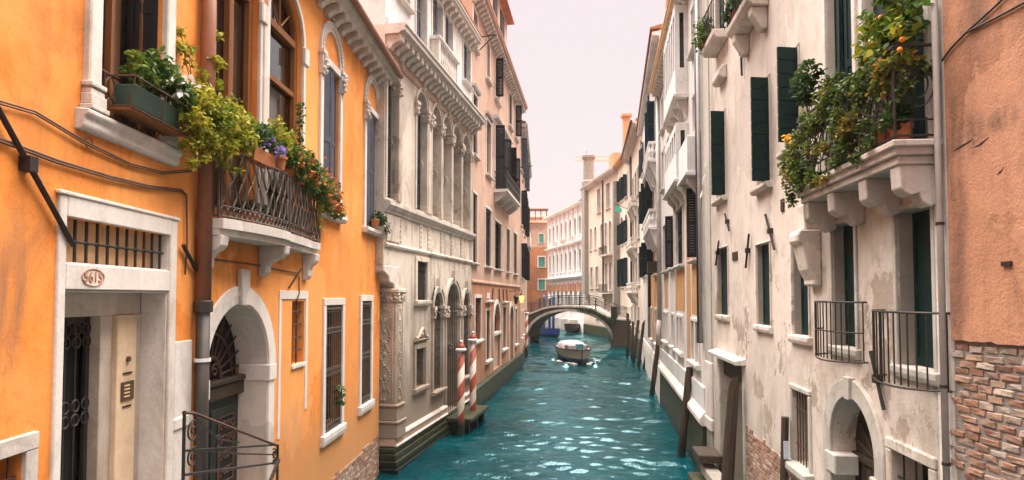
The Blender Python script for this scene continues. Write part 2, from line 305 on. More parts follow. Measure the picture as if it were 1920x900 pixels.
class MB:
    def __init__(m): m.v = []; m.f = []; m.tone = None
    def add(m, vs, fs):
        k = len(m.v); m.v += vs; m.f += [tuple(i+k for i in f) for f in fs]; return m
    def box(m, a0, a1, b0, b1, c0, c1):
        return m.add([(a0,b0,c0),(a1,b0,c0),(a1,b1,c0),(a0,b1,c0),(a0,b0,c1),(a1,b0,c1),(a1,b1,c1),(a0,b1,c1)],
                     [(0,3,2,1),(4,5,6,7),(0,1,5,4),(1,2,6,5),(2,3,7,6),(3,0,4,7)])
    def prism_s(m, prof, s0, s1):        # profile [(o, z)] swept along s
        n = len(prof)
        return m.add([(s0, o, z) for o, z in prof]+[(s1, o, z) for o, z in prof],
                     [tuple(range(n)), tuple(range(2*n-1, n-1, -1))]+[(i, (i+1) % n, n+(i+1) % n, n+i) for i in range(n)])
    def prism_o(m, poly, o0, o1):        # outline [(s, z)] given thickness along o
        n = len(poly)
        return m.add([(s, o0, z) for s, z in poly]+[(s, o1, z) for s, z in poly],
                     [tuple(range(n)), tuple(range(2*n-1, n-1, -1))]+[(i, (i+1) % n, n+(i+1) % n, n+i) for i in range(n)])
    def prism_z(m, poly, z0, z1):        # plan [(s, o)] given height
        n = len(poly)
        return m.add([(s, o, z0) for s, o in poly]+[(s, o, z1) for s, o in poly],
                     [tuple(range(n)), tuple(range(2*n-1, n-1, -1))]+[(i, (i+1) % n, n+(i+1) % n, n+i) for i in range(n)])
    def arch(m, sc, zs, r0, r1, o0, o1, a0=0, a1=PI, n=18, rz=1.0):   # arch band between radii
        vs = []; fs = []
        for i in range(n+1):
            a = a0+(a1-a0)*i/n
            for r, o in ((r0, o0), (r1, o0), (r1, o1), (r0, o1)): vs.append((sc+r*math.cos(a), o, zs+r*rz*math.sin(a)))
        for i in range(n):
            for j in range(4): fs.append((4*i+j, 4*i+(j+1) % 4, 4*i+4+(j+1) % 4, 4*i+4+j))
        fs += [(0, 1, 2, 3), (4*n+3, 4*n+2, 4*n+1, 4*n)]
        return m.add(vs, fs)
    def disc(m, sc, zs, r, o, z0=None, n=18, rz=1.0):     # arch-topped sheet (with rectangle down to z0)
        pts = [(sc+r*math.cos(PI*i/n), o, zs+r*rz*math.sin(PI*i/n)) for i in range(n+1)]
        if z0 is not None: pts += [(sc-r, o, z0), (sc+r, o, z0)]
        return m.add(pts, [tuple(range(len(pts)))])
    def tube(m, pts, r, n=6, cap=True):
        P = [Vector(p) for p in pts]; rs = r if hasattr(r, '__len__') else [r]*len(P); vs = []; fs = []; up = None
        for i, p in enumerate(P):
            t = (P[min(i+1, len(P)-1)]-P[max(i-1, 0)])
            t = t.normalized() if t.length > 1e-9 else Vector((0, 0, 1))
            if up is None: up = Vector((0, 0, 1)) if abs(t.z) < .9 else Vector((1, 0, 0))
            u = t.cross(up)
            u = u.normalized() if u.length > 1e-6 else t.orthogonal().normalized()
            w = u.cross(t).normalized(); up = w
            for k in range(n):
                a = 2*PI*k/n; vs.append(tuple(p+(u*math.cos(a)+w*math.sin(a))*rs[i]))
        for i in range(len(P)-1):
            for k in range(n): fs.append((i*n+k, i*n+(k+1) % n, (i+1)*n+(k+1) % n, (i+1)*n+k))
        if cap: fs += [tuple(range(n-1, -1, -1)), tuple(range((len(P)-1)*n, len(P)*n))]
        return m.add(vs, fs)
    def lathe(m, c, prof, n=16):         # profile [(r, z)] round the vertical at (s, o)
        vs = []; fs = []
        for r, z in prof:
            for k in range(n): vs.append((c[0]+r*math.cos(2*PI*k/n), c[1]+r*math.sin(2*PI*k/n), z))
        for i in range(len(prof)-1):
            for k in range(n): fs.append((i*n+k, i*n+(k+1) % n, (i+1)*n+(k+1) % n, (i+1)*n+k))
        fs += [tuple(range(n-1, -1, -1)), tuple(range((len(prof)-1)*n, len(prof)*n))]
        return m.add(vs, fs)
    def blob(m, c, r, n=7, k=5, jit=.0):
        rx, ry, rz = r if hasattr(r, '__len__') else (r, r, r); vs = []; fs = []
        for i in range(k+1):
            ph = PI*i/k
            for j in range(n):
                a = 2*PI*j/n; q = 1+R.uniform(-jit, jit)
                vs.append((c[0]+rx*q*math.sin(ph)*math.cos(a), c[1]+ry*q*math.sin(ph)*math.sin(a), c[2]+rz*math.cos(ph)))
        for i in range(k):
            for j in range(n): fs.append((i*n+j, (i+1)*n+j, (i+1)*n+(j+1) % n, i*n+(j+1) % n))
        return m.add(vs, fs)
    def mesh(m, name, F, at, mat, bevel=0, smooth=False, fixn=True):
        me = bpy.data.meshes.new(name)
        me.from_pydata([(s-at[0], F.sg*(o-at[1]), z-at[2]) for s, o, z in m.v], [], m.f)
        if m.tone is not None:
            a = me.attributes.new('tone', 'FLOAT', 'POINT'); a.data.foreach_set('value', m.tone)
        if fixn or bevel:
            b = bmesh.new(); b.from_mesh(me)
            if bevel:
                bmesh.ops.remove_doubles(b, verts=b.verts, dist=1e-5)
                bmesh.ops.recalc_face_normals(b, faces=b.faces)
                es = [e for e in b.edges if len(e.link_faces) == 2 and e.calc_face_angle(0) > .6]
                bmesh.ops.bevel(b, geom=es, offset=bevel, segments=1, affect='EDGES', clamp_overlap=True)
            else: bmesh.ops.recalc_face_normals(b, faces=b.faces)
            b.to_mesh(me); b.free()
        me.materials.append(MAT[mat])
        if smooth: me.polygons.foreach_set('use_smooth', [True]*len(me.polygons))
        return me
    def build(m, name, mat, F, parent=None, at=None, label=None, kind=None, bevel=0, smooth=False, fixn=True, cat=None, group=None):
        if at is None:
            a = np.array(m.v); at = (float(a[:, 0].mean()), float(a[:, 1].mean()), float(a[:, 2].min()))
        o = bpy.data.objects.new(name, m.mesh(name, F, at, mat, bevel, smooth, fixn))
        put(o, parent, F.M @ Matrix.Translation((at[0], F.sg*at[1], at[2])))
        return tag(o, label, cat, group, kind)

# ---------------------------------------------------------------- walls and windows
def wall(F, house, mat, s0, s1, z0, z1, depth=7, name='wall', label=None, back=True, top=True):
    """wall sheet with the frame's openings cut out, reveals, and the rest of the building's shell"""
    m = MB(); ops = [q for q in F.op if q['s1'] > s0 and q['s0'] < s1 and q['z1'] > z0 and q['z0'] < z1]
    S = sorted({s0, s1, *[v for q in ops for v in (q['s0'], q['s1']) if s0 < v < s1]})
    Z = sorted({z0, z1, *[v for q in ops for v in (q['z0'], q['z1']) if z0 < v < z1]})
    for i in range(len(S)-1):
        for j in range(len(Z)-1):
            cs, cz = (S[i]+S[i+1])/2, (Z[j]+Z[j+1])/2
            if any(q['s0'] < cs < q['s1'] and q['z0'] < cz < q['z1'] for q in ops): continue
            m.add([(S[i], 0, Z[j]), (S[i+1], 0, Z[j]), (S[i+1], 0, Z[j+1]), (S[i], 0, Z[j+1])], [(0, 1, 2, 3)])
    for q in ops:
        a, b, c, d, rv = q['s0'], q['s1'], q['z0'], q['z1'], q['rev']
        if q['arch']:
            r = (b-a)/2; sc = (a+b)/2; rr = q['rise']; zs = d-rr; n = 18
            arc = [(sc+r*math.cos(PI*i/n), zs+rr*math.sin(PI*i/n)) for i in range(n+1)]
            h = n//2
            for i in range(h):
                m.add([(b, 0, d), (arc[i][0], 0, arc[i][1]), (arc[i+1][0], 0, arc[i+1][1])], [(0, 1, 2)])
                k = n-i; m.add([(a, 0, d), (arc[k][0], 0, arc[k][1]), (arc[k-1][0], 0, arc[k-1][1])], [(0, 1, 2)])
            out = [(b, c)]+arc+[(a, c)]
        else: out = [(b, c), (b, d), (a, d), (a, c)]
        out.append(out[0])
        for p, t in zip(out[:-1], out[1:]):
            m.add([(p[0], 0, p[1]), (t[0], 0, t[1]), (t[0], -rv, t[1]), (p[0], -rv, p[1])], [(0, 1, 2, 3)])
    D = -depth
    m.add([(s0, 0, z0), (s0, D, z0), (s0, D, z1), (s0, 0, z1)], [(0, 1, 2, 3)])
    m.add([(s1, 0, z0), (s1, D, z0), (s1, D, z1), (s1, 0, z1)], [(0, 1, 2, 3)])
    if back: m.add([(s0, D, z0), (s1, D, z0), (s1, D, z1), (s0, D, z1)], [(0, 1, 2, 3)])
    if top: m.add([(s0, 0, z1), (s1, 0, z1), (s1, D, z1), (s0, D, z1)], [(0, 1, 2, 3)])
    return m.build(name, mat, F, house, at=(s0, 0, z0), label=label, fixn=False)

def opening(F, s0, s1, z0, z1, arch=False, rev=.25, rise=None):
    q = dict(s0=s0, s1=s1, z0=z0, z1=z1, arch=arch, rev=rev, rise=rise or (s1-s0)/2); F.op.append(q); return q

def leaf_panel(m, sh, o0, w, z0, z1, dirn, ang, style='board', t=.045):
    """a shutter leaf hinged at s = sh; ang 0 lies in the opening, 90 stands out, 180 folds on the wall"""
    ca, sa = math.cos(math.radians(ang)), math.sin(math.radians(ang))
    def P(u, k, z): return (sh+dirn*(u*ca+k*sa), o0+u*sa-k*ca, z)
    def slab(u0, u1, k0, k1, a, b):
        m.add([P(u0,k0,a),P(u1,k0,a),P(u1,k1,a),P(u0,k1,a),P(u0,k0,b),P(u1,k0,b),P(u1,k1,b),P(u0,k1,b)],
              [(0,3,2,1),(4,5,6,7),(0,1,5,4),(1,2,6,5),(2,3,7,6),(3,0,4,7)])
    e = .07
    if style == 'board':                # horizontal boards with open joints
        n = max(4, int((z1-z0)/.2)); h = (z1-z0)/n
        for i in range(n): slab(0, w, 0, t, z0+i*h+.008, z0+(i+1)*h-.008)
        slab(.01, w-.01, t*.3, t*.7, z0, z1)
    elif style == 'louvre':
        slab(0, e, 0, t, z0, z1); slab(w-e, w, 0, t, z0, z1); slab(e, w-e, 0, t, z0, z0+.1); slab(e, w-e, 0, t, z1-.1, z1); slab(e, w-e, 0, t, (z0+z1)/2-.05, (z0+z1)/2+.05)
        n = max(6, int((z1-z0)/.085)); h = (z1-z0-.2)/n
        for i in range(n):
            a = z0+.1+i*h
            m.add([P(e,0,a),P(w-e,0,a),P(w-e,t,a+h*.85),P(e,t,a+h*.85),P(e,.012,a),P(w-e,.012,a),P(w-e,t,a+h),P(e,t,a+h)], [(0,1,2,3),(4,7,6,5),(0,4,5,1),(3,2,6,7)])
    else:                               # framed panels
        slab(0, w, t*.25, t*.75, z0, z1)
        for a, b in ((z0, z0+.1), ((z0+z1)/2-.06, (z0+z1)/2+.06), (z1-.1, z1)): slab(e, w-e, 0, t, a, b)
        slab(0, e, 0, t, z0, z1); slab(w-e, w, 0, t, z0, z1)

def window(F, house, s0, s1, z0, z1, arch=False, rise=None, fr=.12, fo=.05, frm='stone', sill=.1, rev=.25, pane='glass_dark', sash=(2, 2), sashm='dark_wood', shut=(), shm='shutter_dark', style='louvre', grille=None, gm='iron', label=None, bev=.008, name='window', sillo=.12, lmax=.42):
    opening(F, s0, s1, z0, z1, arch, rev, rise); sc = (s0+s1)/2; r = (s1-s0)/2; rr = rise or r; zs = z1-rr if arch else z1; g = .003
    m = MB()
    if fr:
        m.box(s0-fr, s0-g, -.02, fo, z0, zs); m.box(s1+g, s1+fr, -.02, fo, z0, zs)
        if arch: m.arch(sc, zs, r+g, r+fr, -.02, fo, rz=(rr+fr)/(r+fr))
        else: m.box(s0-fr, s1+fr, -.02, fo+.004, z1+g, z1+fr)
    else:
        m.box(s0, s0+.05, -rev+.005, -rev+.07, z0, zs); m.box(s1-.05, s1, -rev+.005, -rev+.07, z0, zs); m.box(s0+.05, s1-.05, -rev+.005, -rev+.07, zs-.05, zs)
    w = m.build(name, frm if fr else sashm, F, house, at=(sc, 0, z0), bevel=bev if fr else 0, label=label)
    if sill:
        MB().prism_s([(-.02, z0-sill), (fo+sillo*.6, z0-sill), (fo+sillo, z0-sill*.55), (fo+sillo, z0-.005), (-.02, z0+.012)], s0-fr-.06, s1+fr+.06).build('sill', frm, F, w, bevel=bev)
    if pane:
        p = MB(); o = -rev+.03
        if arch: p.disc(sc, zs, r, o, z0, rz=rr/r)
        else: p.add([(s0, o, z0), (s1, o, z0), (s1, o, z1), (s0, o, z1)], [(0, 1, 2, 3)])
        p.build('pane', pane, F, w, fixn=False)
        if sash:
            b = MB(); o0, o1 = -rev+.035, -rev+.085; t = .035
            b.box(s0, s0+.06, o0, o1, z0, zs); b.box(s1-.06, s1, o0, o1, z0, zs); b.box(s0+.06, s1-.06, o0, o1, z0, z0+.07); b.box(s0+.06, s1-.06, o0, o1, zs-.06, zs)
            for i in range(1, sash[0]):
                x = s0+(s1-s0)*i/sash[0]; b.box(x-t, x+t, o0, o1+.004, z0+.07, zs-.06)
            for i in range(1, sash[1]):
                z = z0+(zs-z0)*i/sash[1]; b.box(s0+.06, s1-.06, o0+.004, o1-.004, z-t*.6, z+t*.6)
            if arch: b.arch(sc, zs, r-.06, r-.002, o0, o1, rz=(rr-.03)/(r-.03))
            b.build('sash', sashm, F, w)
    hw = (s1-s0)/2
    for side, ang in shut:
        b = MB(); lw = min(hw-.012, lmax) if 50 < ang < 135 else hw-.012
        if side == 'l': leaf_panel(b, s0+.01 if ang < 90 else s0, -.06 if ang < 30 else fo+.01, lw, z0+.02, zs-.02, 1, ang, style)
        else: leaf_panel(b, s1-.01 if ang < 90 else s1, -.06 if ang < 30 else fo+.01, lw, z0+.02, zs-.02, -1, ang, style)
        b.build('shutter', shm, F, w)
    if grille:
        b = MB(); nx, nz = grille; o = -.05
        for i in range(nx):
            x = s0+(s1-s0)*(i+.5)/nx; b.tube([(x, o, z0), (x, o, z1 if not arch else zs+rr*math.sqrt(max(0, 1-((x-sc)/r)**2)))], .011, 5)
        for i in range(nz):
            z = z0+(zs-z0)*(i+.5)/nz; b.box(s0, s1, o-.008, o+.008, z-.011, z+.011)
        b.build('grille', gm, F, w)
    return w

def roof(F, house, s0, s1, z, depth=7, rise=1.4, over=.45, mat='roof_tile'):
    m = MB(); m.prism_s([(over, z), (over, z+.08), (-depth/2, z+rise), (-depth-.2, z+.08), (-depth-.2, z)], s0-.05, s1+.05)
    return m.build('roof', mat, F, house)

def eave(F, house, s0, s1, z, o, step, cz, mat='stone', cmat=None, w=.16, gut=None, slab=.12):
    """cornice moulding carried by single corbels"""
    MB().prism_s([(0, z-.06), (o*.7, z-.06), (o*.8, z), (o, z+.02), (o, z+slab), (o+.05, z+slab+.03), (o+.05, z+slab+.09), (0, z+slab+.09)], s0, s1).build('cornice', mat, F, house)
    prof = [(0, -cz), (o*.22, -cz), (o*.34, -cz*.72), (o*.6, -cz*.52), (o*.78, -cz*.48), (o*.80, 0), (0, 0)]
    me = None; n = int((s1-s0)/step)
    for i in range(n):
        s = s0+(i+.5)*(s1-s0)/n
        if me is None: me = MB().prism_s(prof, -w/2, w/2).mesh('corbel', F, (0, 0, 0), cmat or mat, bevel=.012)
        inst(me, 'corbel', F, (s, 0, z-.062), house)
    if gut: MB().tube([(s0-.1, o+.12, z+slab+.06), (s1+.1, o+.12, z+slab+.06)], .085, 10).build('gutter', gut, F, house, smooth=True)

# ---------------------------------------------------------------- foliage
def foliage(centres, n, size, squash=.8, droop=.3, seed=1, gap=-.18):
    """leaf-sized folded faces spread through lumpy volumes; centres [(s, o, z, r)]"""
    rr = random.Random(seed); m = MB(); m.tone = []; wts = [c[3]**2 for c in centres]
    for _ in range(n):
        c = rr.choices(centres, wts)[0]
        d = Vector((rr.gauss(0, 1), rr.gauss(0, 1), rr.gauss(0, 1)*squash)); d = d.normalized()*c[3]*(rr.random()**.42)
        p = Vector(c[:3])+d
        if noise.noise(p*5.5+Vector((seed, 0, 0))) < gap: continue
        t = Vector((rr.gauss(0, 1), rr.gauss(0, 1), rr.gauss(0, .8)-droop)).normalized()
        u = t.cross(Vector((rr.gauss(0, .5), rr.gauss(0, .5), 1))).normalized(); w = u.cross(t)
        L = size*rr.uniform(.4, 1.5); b = L*.36
        q = [p, p+t*L*.3+u*b+w*b*.35, p+t*L*.72+u*b*.75+w*b*.2, p+t*L-w*b*.3, p+t*L*.72-u*b*.75+w*b*.2, p+t*L*.3-u*b+w*b*.35]
        m.add([tuple(x) for x in q], [(0, 1, 2, 3), (0, 3, 4, 5)])
        tn = min(1, max(0, .5+.35*noise.noise(p*3.1+Vector((0, seed, 0)))*1.6+rr.gauss(0, .2))); m.tone += [tn]*6
    return m
def stems(paths, r): 
    m = MB()
    for p in paths: m.tube(p, r, 5)
    return m
def wander(p0, p1, sag, n=8, j=.03, seed=0):
    rr = random.Random(seed); a, b = Vector(p0), Vector(p1); out = []
    for i in range(n+1):
        t = i/n; q = a.lerp(b, t); q.z -= sag*4*t*(1-t)
        if 0 < i < n: q += Vector((rr.uniform(-j, j), rr.uniform(-j, j), rr.uniform(-j, j)))
        out.append(tuple(q))
    return out
def pot_mesh(m, c, z, r=.11, h=.18): return m.lathe(c, [(r*.68, z), (r*.94, z+h*.8), (r*1.08, z+h*.8), (r*1.1, z+h), (r*.9, z+h), (r*.85, z+h*.9)], 14)
def potted(F, name, label, cat, group, c, z, r, h, fol, leafm, stemz=None, flowers=(), trough=None):
    """pot (or trough) with soil, foliage and flowers; fol = (centres, count, leaf size, seed)"""
    e = empty(name, F, (c[0], c[1], z), label, cat, group)
    if trough:
        w, d = trough; m = MB()
        m.prism_s([(c[1]-d*.4, z), (c[1]+d*.4, z), (c[1]+d*.5, z+h), (c[1]+d*.5-.02, z+h), (c[1]+d*.38, z+.03), (c[1]-d*.38, z+.03), (c[1]-d*.5+.02, z+h), (c[1]-d*.5, z+h)], c[0]-w/2, c[0]+w/2)
        m.box(c[0]-w/2+.002, c[0]-w/2+.02, c[1]-d*.4, c[1]+d*.4, z+.01, z+h-.01); m.box(c[0]+w/2-.02, c[0]+w/2-.002, c[1]-d*.4, c[1]+d*.4, z+.01, z+h-.01)
        m.build('trough', 'pot', F, e, bevel=.004)
        MB().box(c[0]-w/2+.02, c[0]+w/2-.02, c[1]-d*.42, c[1]+d*.42, z+h*.75, z+h*.88).build('soil', 'soil', F, e)
    else:
        pot_mesh(MB(), c, z, r, h).build('pot', 'pot', F, e, smooth=False)
        MB().lathe(c, [(r*.86, z+h*.84), (r*.86, z+h*.9)], 12).build('soil', 'soil', F, e)
    ce, cnt, sz, sd = fol
    stems([wander((c[0], c[1], z+h*.85), q[:3], -.02, 5, .02, i) for i, q in enumerate(ce[:10])], .006).build('stems', 'leaf_dark_stem', F, e)
    foliage(ce, cnt, sz, seed=sd).build('foliage', leafm, F, e, fixn=False)
    for fm, fc, fn, fs in flowers: foliage(fc, fn, fs, droop=-.2, seed=sd+31).build('flowers', fm, F, e, fixn=False, kind='stuff')
    return e
simple('leaf_dark_stem', (.07, .06, .03), rough=.8, bump=0)

# ---------------------------------------------------------------- setting: bed, water, haze
MB().add([(-120, -30, -1.6), (140, -30, -1.6), (140, 200, -1.6), (-120, 200, -1.6)], [(0, 1, 2, 3)]).build('canal_bed', 'mossy', W(), kind='structure')
def make_water():
    xs = np.linspace(-5, 15, 190); ys = [1.0]
    while ys[-1] < 130: ys.append(ys[-1]+max(.055, ys[-1]*.0042))
    ys = np.array(ys); X, Y = np.meshgrid(xs, ys); Z = np.zeros_like(X); rg = np.random.default_rng(5)
    for k in range(64):
        L = .26*(1.055**k)*rg.uniform(.85, 1.15); th = rg.normal(PI/2, .5); a = .0057*L**.75
        if L < 1.0: a *= 1.5+.5*(L < .5)
        kx, ky = math.cos(th)*2*PI/L, math.sin(th)*2*PI/L; ph = rg.uniform(0, 6.28)
        env = .55+.45*np.sin(X*rg.uniform(.2, .9)+Y*rg.uniform(.1, .6)+rg.uniform(0, 6.28))
        fade = np.clip((L-.0035*Y*2)/(.0035*Y+.05), 0, 1)
        w = np.sin(kx*X+ky*Y+ph); Z += a*env*fade*(w+.25*np.cos(2*(kx*X+ky*Y+ph)))
    # bow wave and wake of the launch
    dx = X-5.1; dy = Y-48.6
    v = np.exp(-((np.abs(dx)-1.15-np.maximum(dy, 0)*.28)/.35)**2)*np.exp(-np.maximum(dy, 0)/9)*(dy > -1.2)
    Z += .16*v+.05*v*np.sin(9*dx+7*dy)
    n0, n1 = X.shape; v = np.stack([X, Y, Z], -1).reshape(-1, 3)
    i = np.arange((n0-1)*(n1-1)); r, c = i//(n1-1), i % (n1-1); a = r*n1+c
    f = np.stack([a, a+1, a+1+n1, a+n1], -1)
    me = bpy.data.meshes.new('water'); me.vertices.add(len(v)); me.vertices.foreach_set('co', v.ravel())
    me.loops.add(f.size); me.loops.foreach_set('vertex_index', f.ravel()); me.polygons.add(len(f))
    me.polygons.foreach_set('loop_start', np.arange(0, f.size, 4)); me.polygons.foreach_set('use_smooth', [True]*len(f))
    me.update(calc_edges=True); me.materials.append(MAT['canal_water'])
    o = bpy.data.objects.new('water', me); put(o, None, Matrix.Identity(4)); tag(o, kind='structure')
make_water()
hz = bpy.data.materials.new('haze_air'); hz.use_nodes = True; t = hz.node_tree; t.nodes.clear()
ho = t.nodes.new('ShaderNodeOutputMaterial'); hv = t.nodes.new('ShaderNodeVolumePrincipled'); hv.inputs['Color'].default_value = (1, .955, .94, 1); hv.inputs['Density'].default_value = .0003; hv.inputs['Anisotropy'].default_value = 0
t.links.new(hv.outputs[0], ho.inputs['Volume']); MAT['haze_air'] = hz
MB().box(-125, 145, -35, 205, -2.7, 28.6).build('haze', 'haze_air', W(), kind='stuff')

# ---------------------------------------------------------------- facades (plan positions in metres)
OL = Fr((-4.16, 3.0), (-4.28, 8.64), 'L'); OR = Fr((-4.28, 8.64), (-3.9, 18.9), 'L')
WP = Fr((-3.52, 19.2), (-1.8, 28.4), 'L'); TB = Fr((-1.8, 28.4), (.6, 47), 'L'); L4 = Fr((.6, 47), (1.6, 68), 'L')
BR = Fr((4.5, 2.5), (4.3, 6.25), 'R'); CR = Fr((4.3, 6.25), (5.5, 18.2), 'R'); PK = Fr((5.47, 18.2), (7.4, 31.7), 'R')
R3 = Fr((7.4, 31.7), (10.6, 52), 'R'); R4 = Fr((10.6, 52), (12.3, 67), 'R'); R5 = Fr((12.3, 67), (12.3, 74), 'R')
R6 = Fr((12.3, 74), (10.1, 89.7), 'R'); RW = Fr((10.1, 89.7), (6.16, 110.4), 'R')

def scroll(m, c, r, turns, o, t=.008, flip=1, a0=0, n=26):
    """flat iron volute in the wall plane"""
    m.tube([(c[0]+flip*r*(1-.85*i/n)*math.cos(a0+turns*2*PI*i/n), o, c[1]+r*(1-.85*i/n)*math.sin(a0+turns*2*PI*i/n)) for i in range(n+1)], t, 5)
def ogee_bars(m, plan, t0, t1, z0, z1, pitch, L, r=.009, n=12):
    """pairs of wavy iron bars that part and meet; plan(t) -> (s, o)"""
    k = max(2, int(L*(t1-t0)/pitch))
    for i in range(k+1):
        for sg in (-1, 1):
            pts = []
            for j in range(n+1):
                u = j/n; off = sg*pitch*.46*math.sin(PI*2*u)*(1 if u < .5 else -1)*(1 if i % 2 else .8)/L
                t = min(t1, max(t0, t0+(t1-t0)*i/k+off)); s, o = plan(t); pts.append((s, o, z0+(z1-z0)*u))
            m.tube(pts, r, 4, cap=False)

# ================================================================ ORANGE HOUSE (left, nearest)
oh = empty('orange_house', OL, (0, 0, 0), 'bright orange plastered house with flower balcony and stone portal numbered 5615, nearest on the left', 'house', 'houses along the canal')
# --- upper window with iron guard
w = window(OL, oh, 3.43, 4.68, 7.03, 10.3, fr=.2, fo=.07, frm='istria', sill=0, rev=.3, pane='glass', sash=None, bev=.015, label='tall upper window with brown wooden casement')
MB().prism_s([(-.02, 6.82), (.06, 6.82), (.09, 6.86), (.09, 6.94), (.13, 6.97), (.13, 7.02), (-.02, 7.035)], 3.13, 4.99).build('sill', 'istria', OL, w, bevel=.012)
for s in (3.23, 4.69):
    m = MB(); 
    for z, a in ((7.035, .05), (7.09, .03), (7.2, .015), (7.27, .03)): m.box(s-a, s+.19+a, 0, .08+a, z, z+.05 if z != 7.09 else 7.2)
    m.build('jamb_base', 'istria', OL, w, bevel=.008)
m = MB(); m.box(3.62, 3.80, -.27, -.18, 7.04, 10.3); m.box(4.0, 4.06, -.27, -.2, 7.04, 10.3); m.box(4.60, 4.675, -.27, -.2, 7.04, 10.3); m.box(3.80, 4.6, -.26, -.2, 7.04, 7.14); m.build('casement', 'sash_wood', OL, w)
m = MB(); leaf_panel(m, 3.45, -.05, .26, 7.05, 10.3, 1, -70, 'panel'); m.build('shutter', 'shutter_dark', OL, w)
m = MB(); leaf_panel(m, 4.66, -.05, .26, 7.05, 10.3, -1, -70, 'panel'); m.build('shutter', 'shutter_dark', OL, w)
m = MB(); pl = lambda t: (3.37+1.38*t, .035)
ogee_bars(m, pl, 0.02, .98, 7.06, 7.5, .19, 1.38, .009); m.tube([(3.33, .035, 7.51), (4.78, .035, 7.51)], .015, 6); m.tube([(3.36, .035, 7.055), (4.76, .035, 7.055)], .012, 6)
for s in (3.36, 4.76): m.tube([(s, .035, 7.03), (s, .035, 7.54)], .013, 6)
m.build('window_guard', 'rust_iron', OL, w, kind='stuff')
# --- portal with overlight and entrance door
d = MB(); d.box(2.91, 3.02, -.02, .03, 1.7, 6.15); d.box(4.93, 5.09, -.02, .03, 1.7, 6.15); d.box(3.02, 4.93, -.02, .034, 5.95, 6.155); d.box(3.02, 4.93, -.02, .028, 5.26, 5.51)
opening(OL, 3.02, 4.93, 5.51, 5.95, rev=.22); opening(OL, 3.02, 4.93, 1.7, 5.26, rev=.62)
portal = d.build('portal', 'istria', OL, oh, bevel=.01, label='white stone portal with overlight and carved house number')
MB().box(2.88, 5.12, .0, .05, 6.15, 6.19).build('drip_moulding', 'istria', OL, portal, bevel=.01)
MB().add([(3.02, -.2, 5.51), (4.93, -.2, 5.51), (4.93, -.2, 5.95), (3.02, -.2, 5.95)], [(0, 1, 2, 3)]).build('overlight_panel', 'gold', OL, portal, fixn=False)
m = MB()
for i in range(11): s = 3.09+i*.175; m.tube([(s, -.06, 5.51), (s, -.06, 5.95)], .017, 6); m.blob((s, -.06, 5.73), .028, 6, 4)
m.tube([(3.02, -.06, 5.73), (4.93, -.06, 5.73)], .014, 6); m.build('overlight_bars', 'iron', OL, portal)
MB().box(5.1, 5.56, -.02, .022, 1.7, 4.62).build('corner_stone', 'istria', OL, portal, bevel=.01)
MB().box(5.07, 5.58, -.0, .045, 3.5, 3.66).build('stone_band', 'istria', OL, portal, bevel=.02)
for z in (2.55, 3.52, 4.25): MB().box(4.935, 5.06, -.4, -.03, z, z+.012).build('stone_joint', 'dark_gap', OL, portal)
m = MB(); m.box(4.905, 4.928, -.31, -.002, 1.7, 5.255); m.box(3.022, 3.04, -.31, -.002, 1.7, 5.255); m.box(3.04, 4.905, -.31, -.002, 5.238, 5.257); m.build('jamb_lining', 'istria', OL, portal, bevel=.006)
m = MB(); m.box(4.912, 4.928, -.2, -.002, 5.512, 5.948); m.box(3.022, 4.912, -.2, -.002, 5.512, 5.525); m.build('overlight_lining', 'istria', OL, portal)
# oval number plate
m = MB(); m.tube([(3.42+.175*math.cos(a), .034, 5.385+.085*math.sin(a)) for a in np.linspace(0, 2*PI, 33)], .005, 5, cap=False); plate = m.build('number_oval', 'terra', OL, portal)
fc = bpy.data.curves.new('house_number', 'FONT'); fc.body = '5615'; fc.size = .145; fc.align_x = 'CENTER'; fc.align_y = 'CENTER'; fc.extrude = .003; fc.offset = .001; fc.space_character = 1.05
fo = bpy.data.objects.new('tmp', fc); COL.objects.link(fo); dg = bpy.context.evaluated_depsgraph_get(); me = bpy.data.meshes.new_from_object(fo.evaluated_get(dg)); bpy.data.objects.remove(fo)
me.materials.clear(); me.materials.append(MAT['terra'])
o = bpy.data.objects.new('house_number', me); put(o, portal, OL.M @ Matrix.Translation((3.42, -.033, 5.385)) @ Matrix.Rotation(PI/2, 4, 'X')); o['label'] = 'house number 5615'
# recess: inner frame, iron door, marble post with intercom
dr = MB(); dr.box(3.02, 4.93, -.5, -.32, 4.98, 5.255); dr.box(4.15, 4.37, -.5, -.33, 1.7, 4.98); dr.box(4.76, 4.93, -.5, -.30, 1.7, 4.98)
door = dr.build('entrance_frame', 'marble', OL, oh, bevel=.006)
MB().box(4.372, 4.758, -.5, -.27, 1.7, 4.978).build('door_post', 'door_stone', OL, door, bevel=.008, label='yellowish marble door post with intercom')
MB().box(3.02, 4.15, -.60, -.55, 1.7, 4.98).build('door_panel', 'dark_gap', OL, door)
m = MB()
for i in range(7):
    s = 3.10+i*.165; m.box(s-.014, s+.014, -.47, -.45, 1.72, 4.96)
for z in (4.84, 4.70, 4.02, 3.87, 3.05, 2.9):
    for i in range(7):
        s = 3.10+i*.165; m.tube([(s+.062*math.cos(a), -.445, z+.062*math.sin(a)) for a in np.linspace(0, 2*PI, 13)], .013, 5, cap=False)
m.box(3.03, 4.14, -.48, -.45, 4.9, 4.97); m.box(3.03, 4.14, -.48, -.45, 2.70, 2.76); m.box(4.08, 4.14, -.48, -.44, 1.72, 4.97)
m.build('door_grille', 'iron', OL, door, kind='stuff')
MB().box(4.45, 4.70, -.27, -.252, 3.98, 4.20).build('intercom', 'brass_panel', OL, door, bevel=.004)
m = MB()
for i in range(4): m.box(4.49, 4.60, -.252, -.246, 4.02+i*.042, 4.036+i*.042)
m.build('intercom_button', 'gold', OL, door)
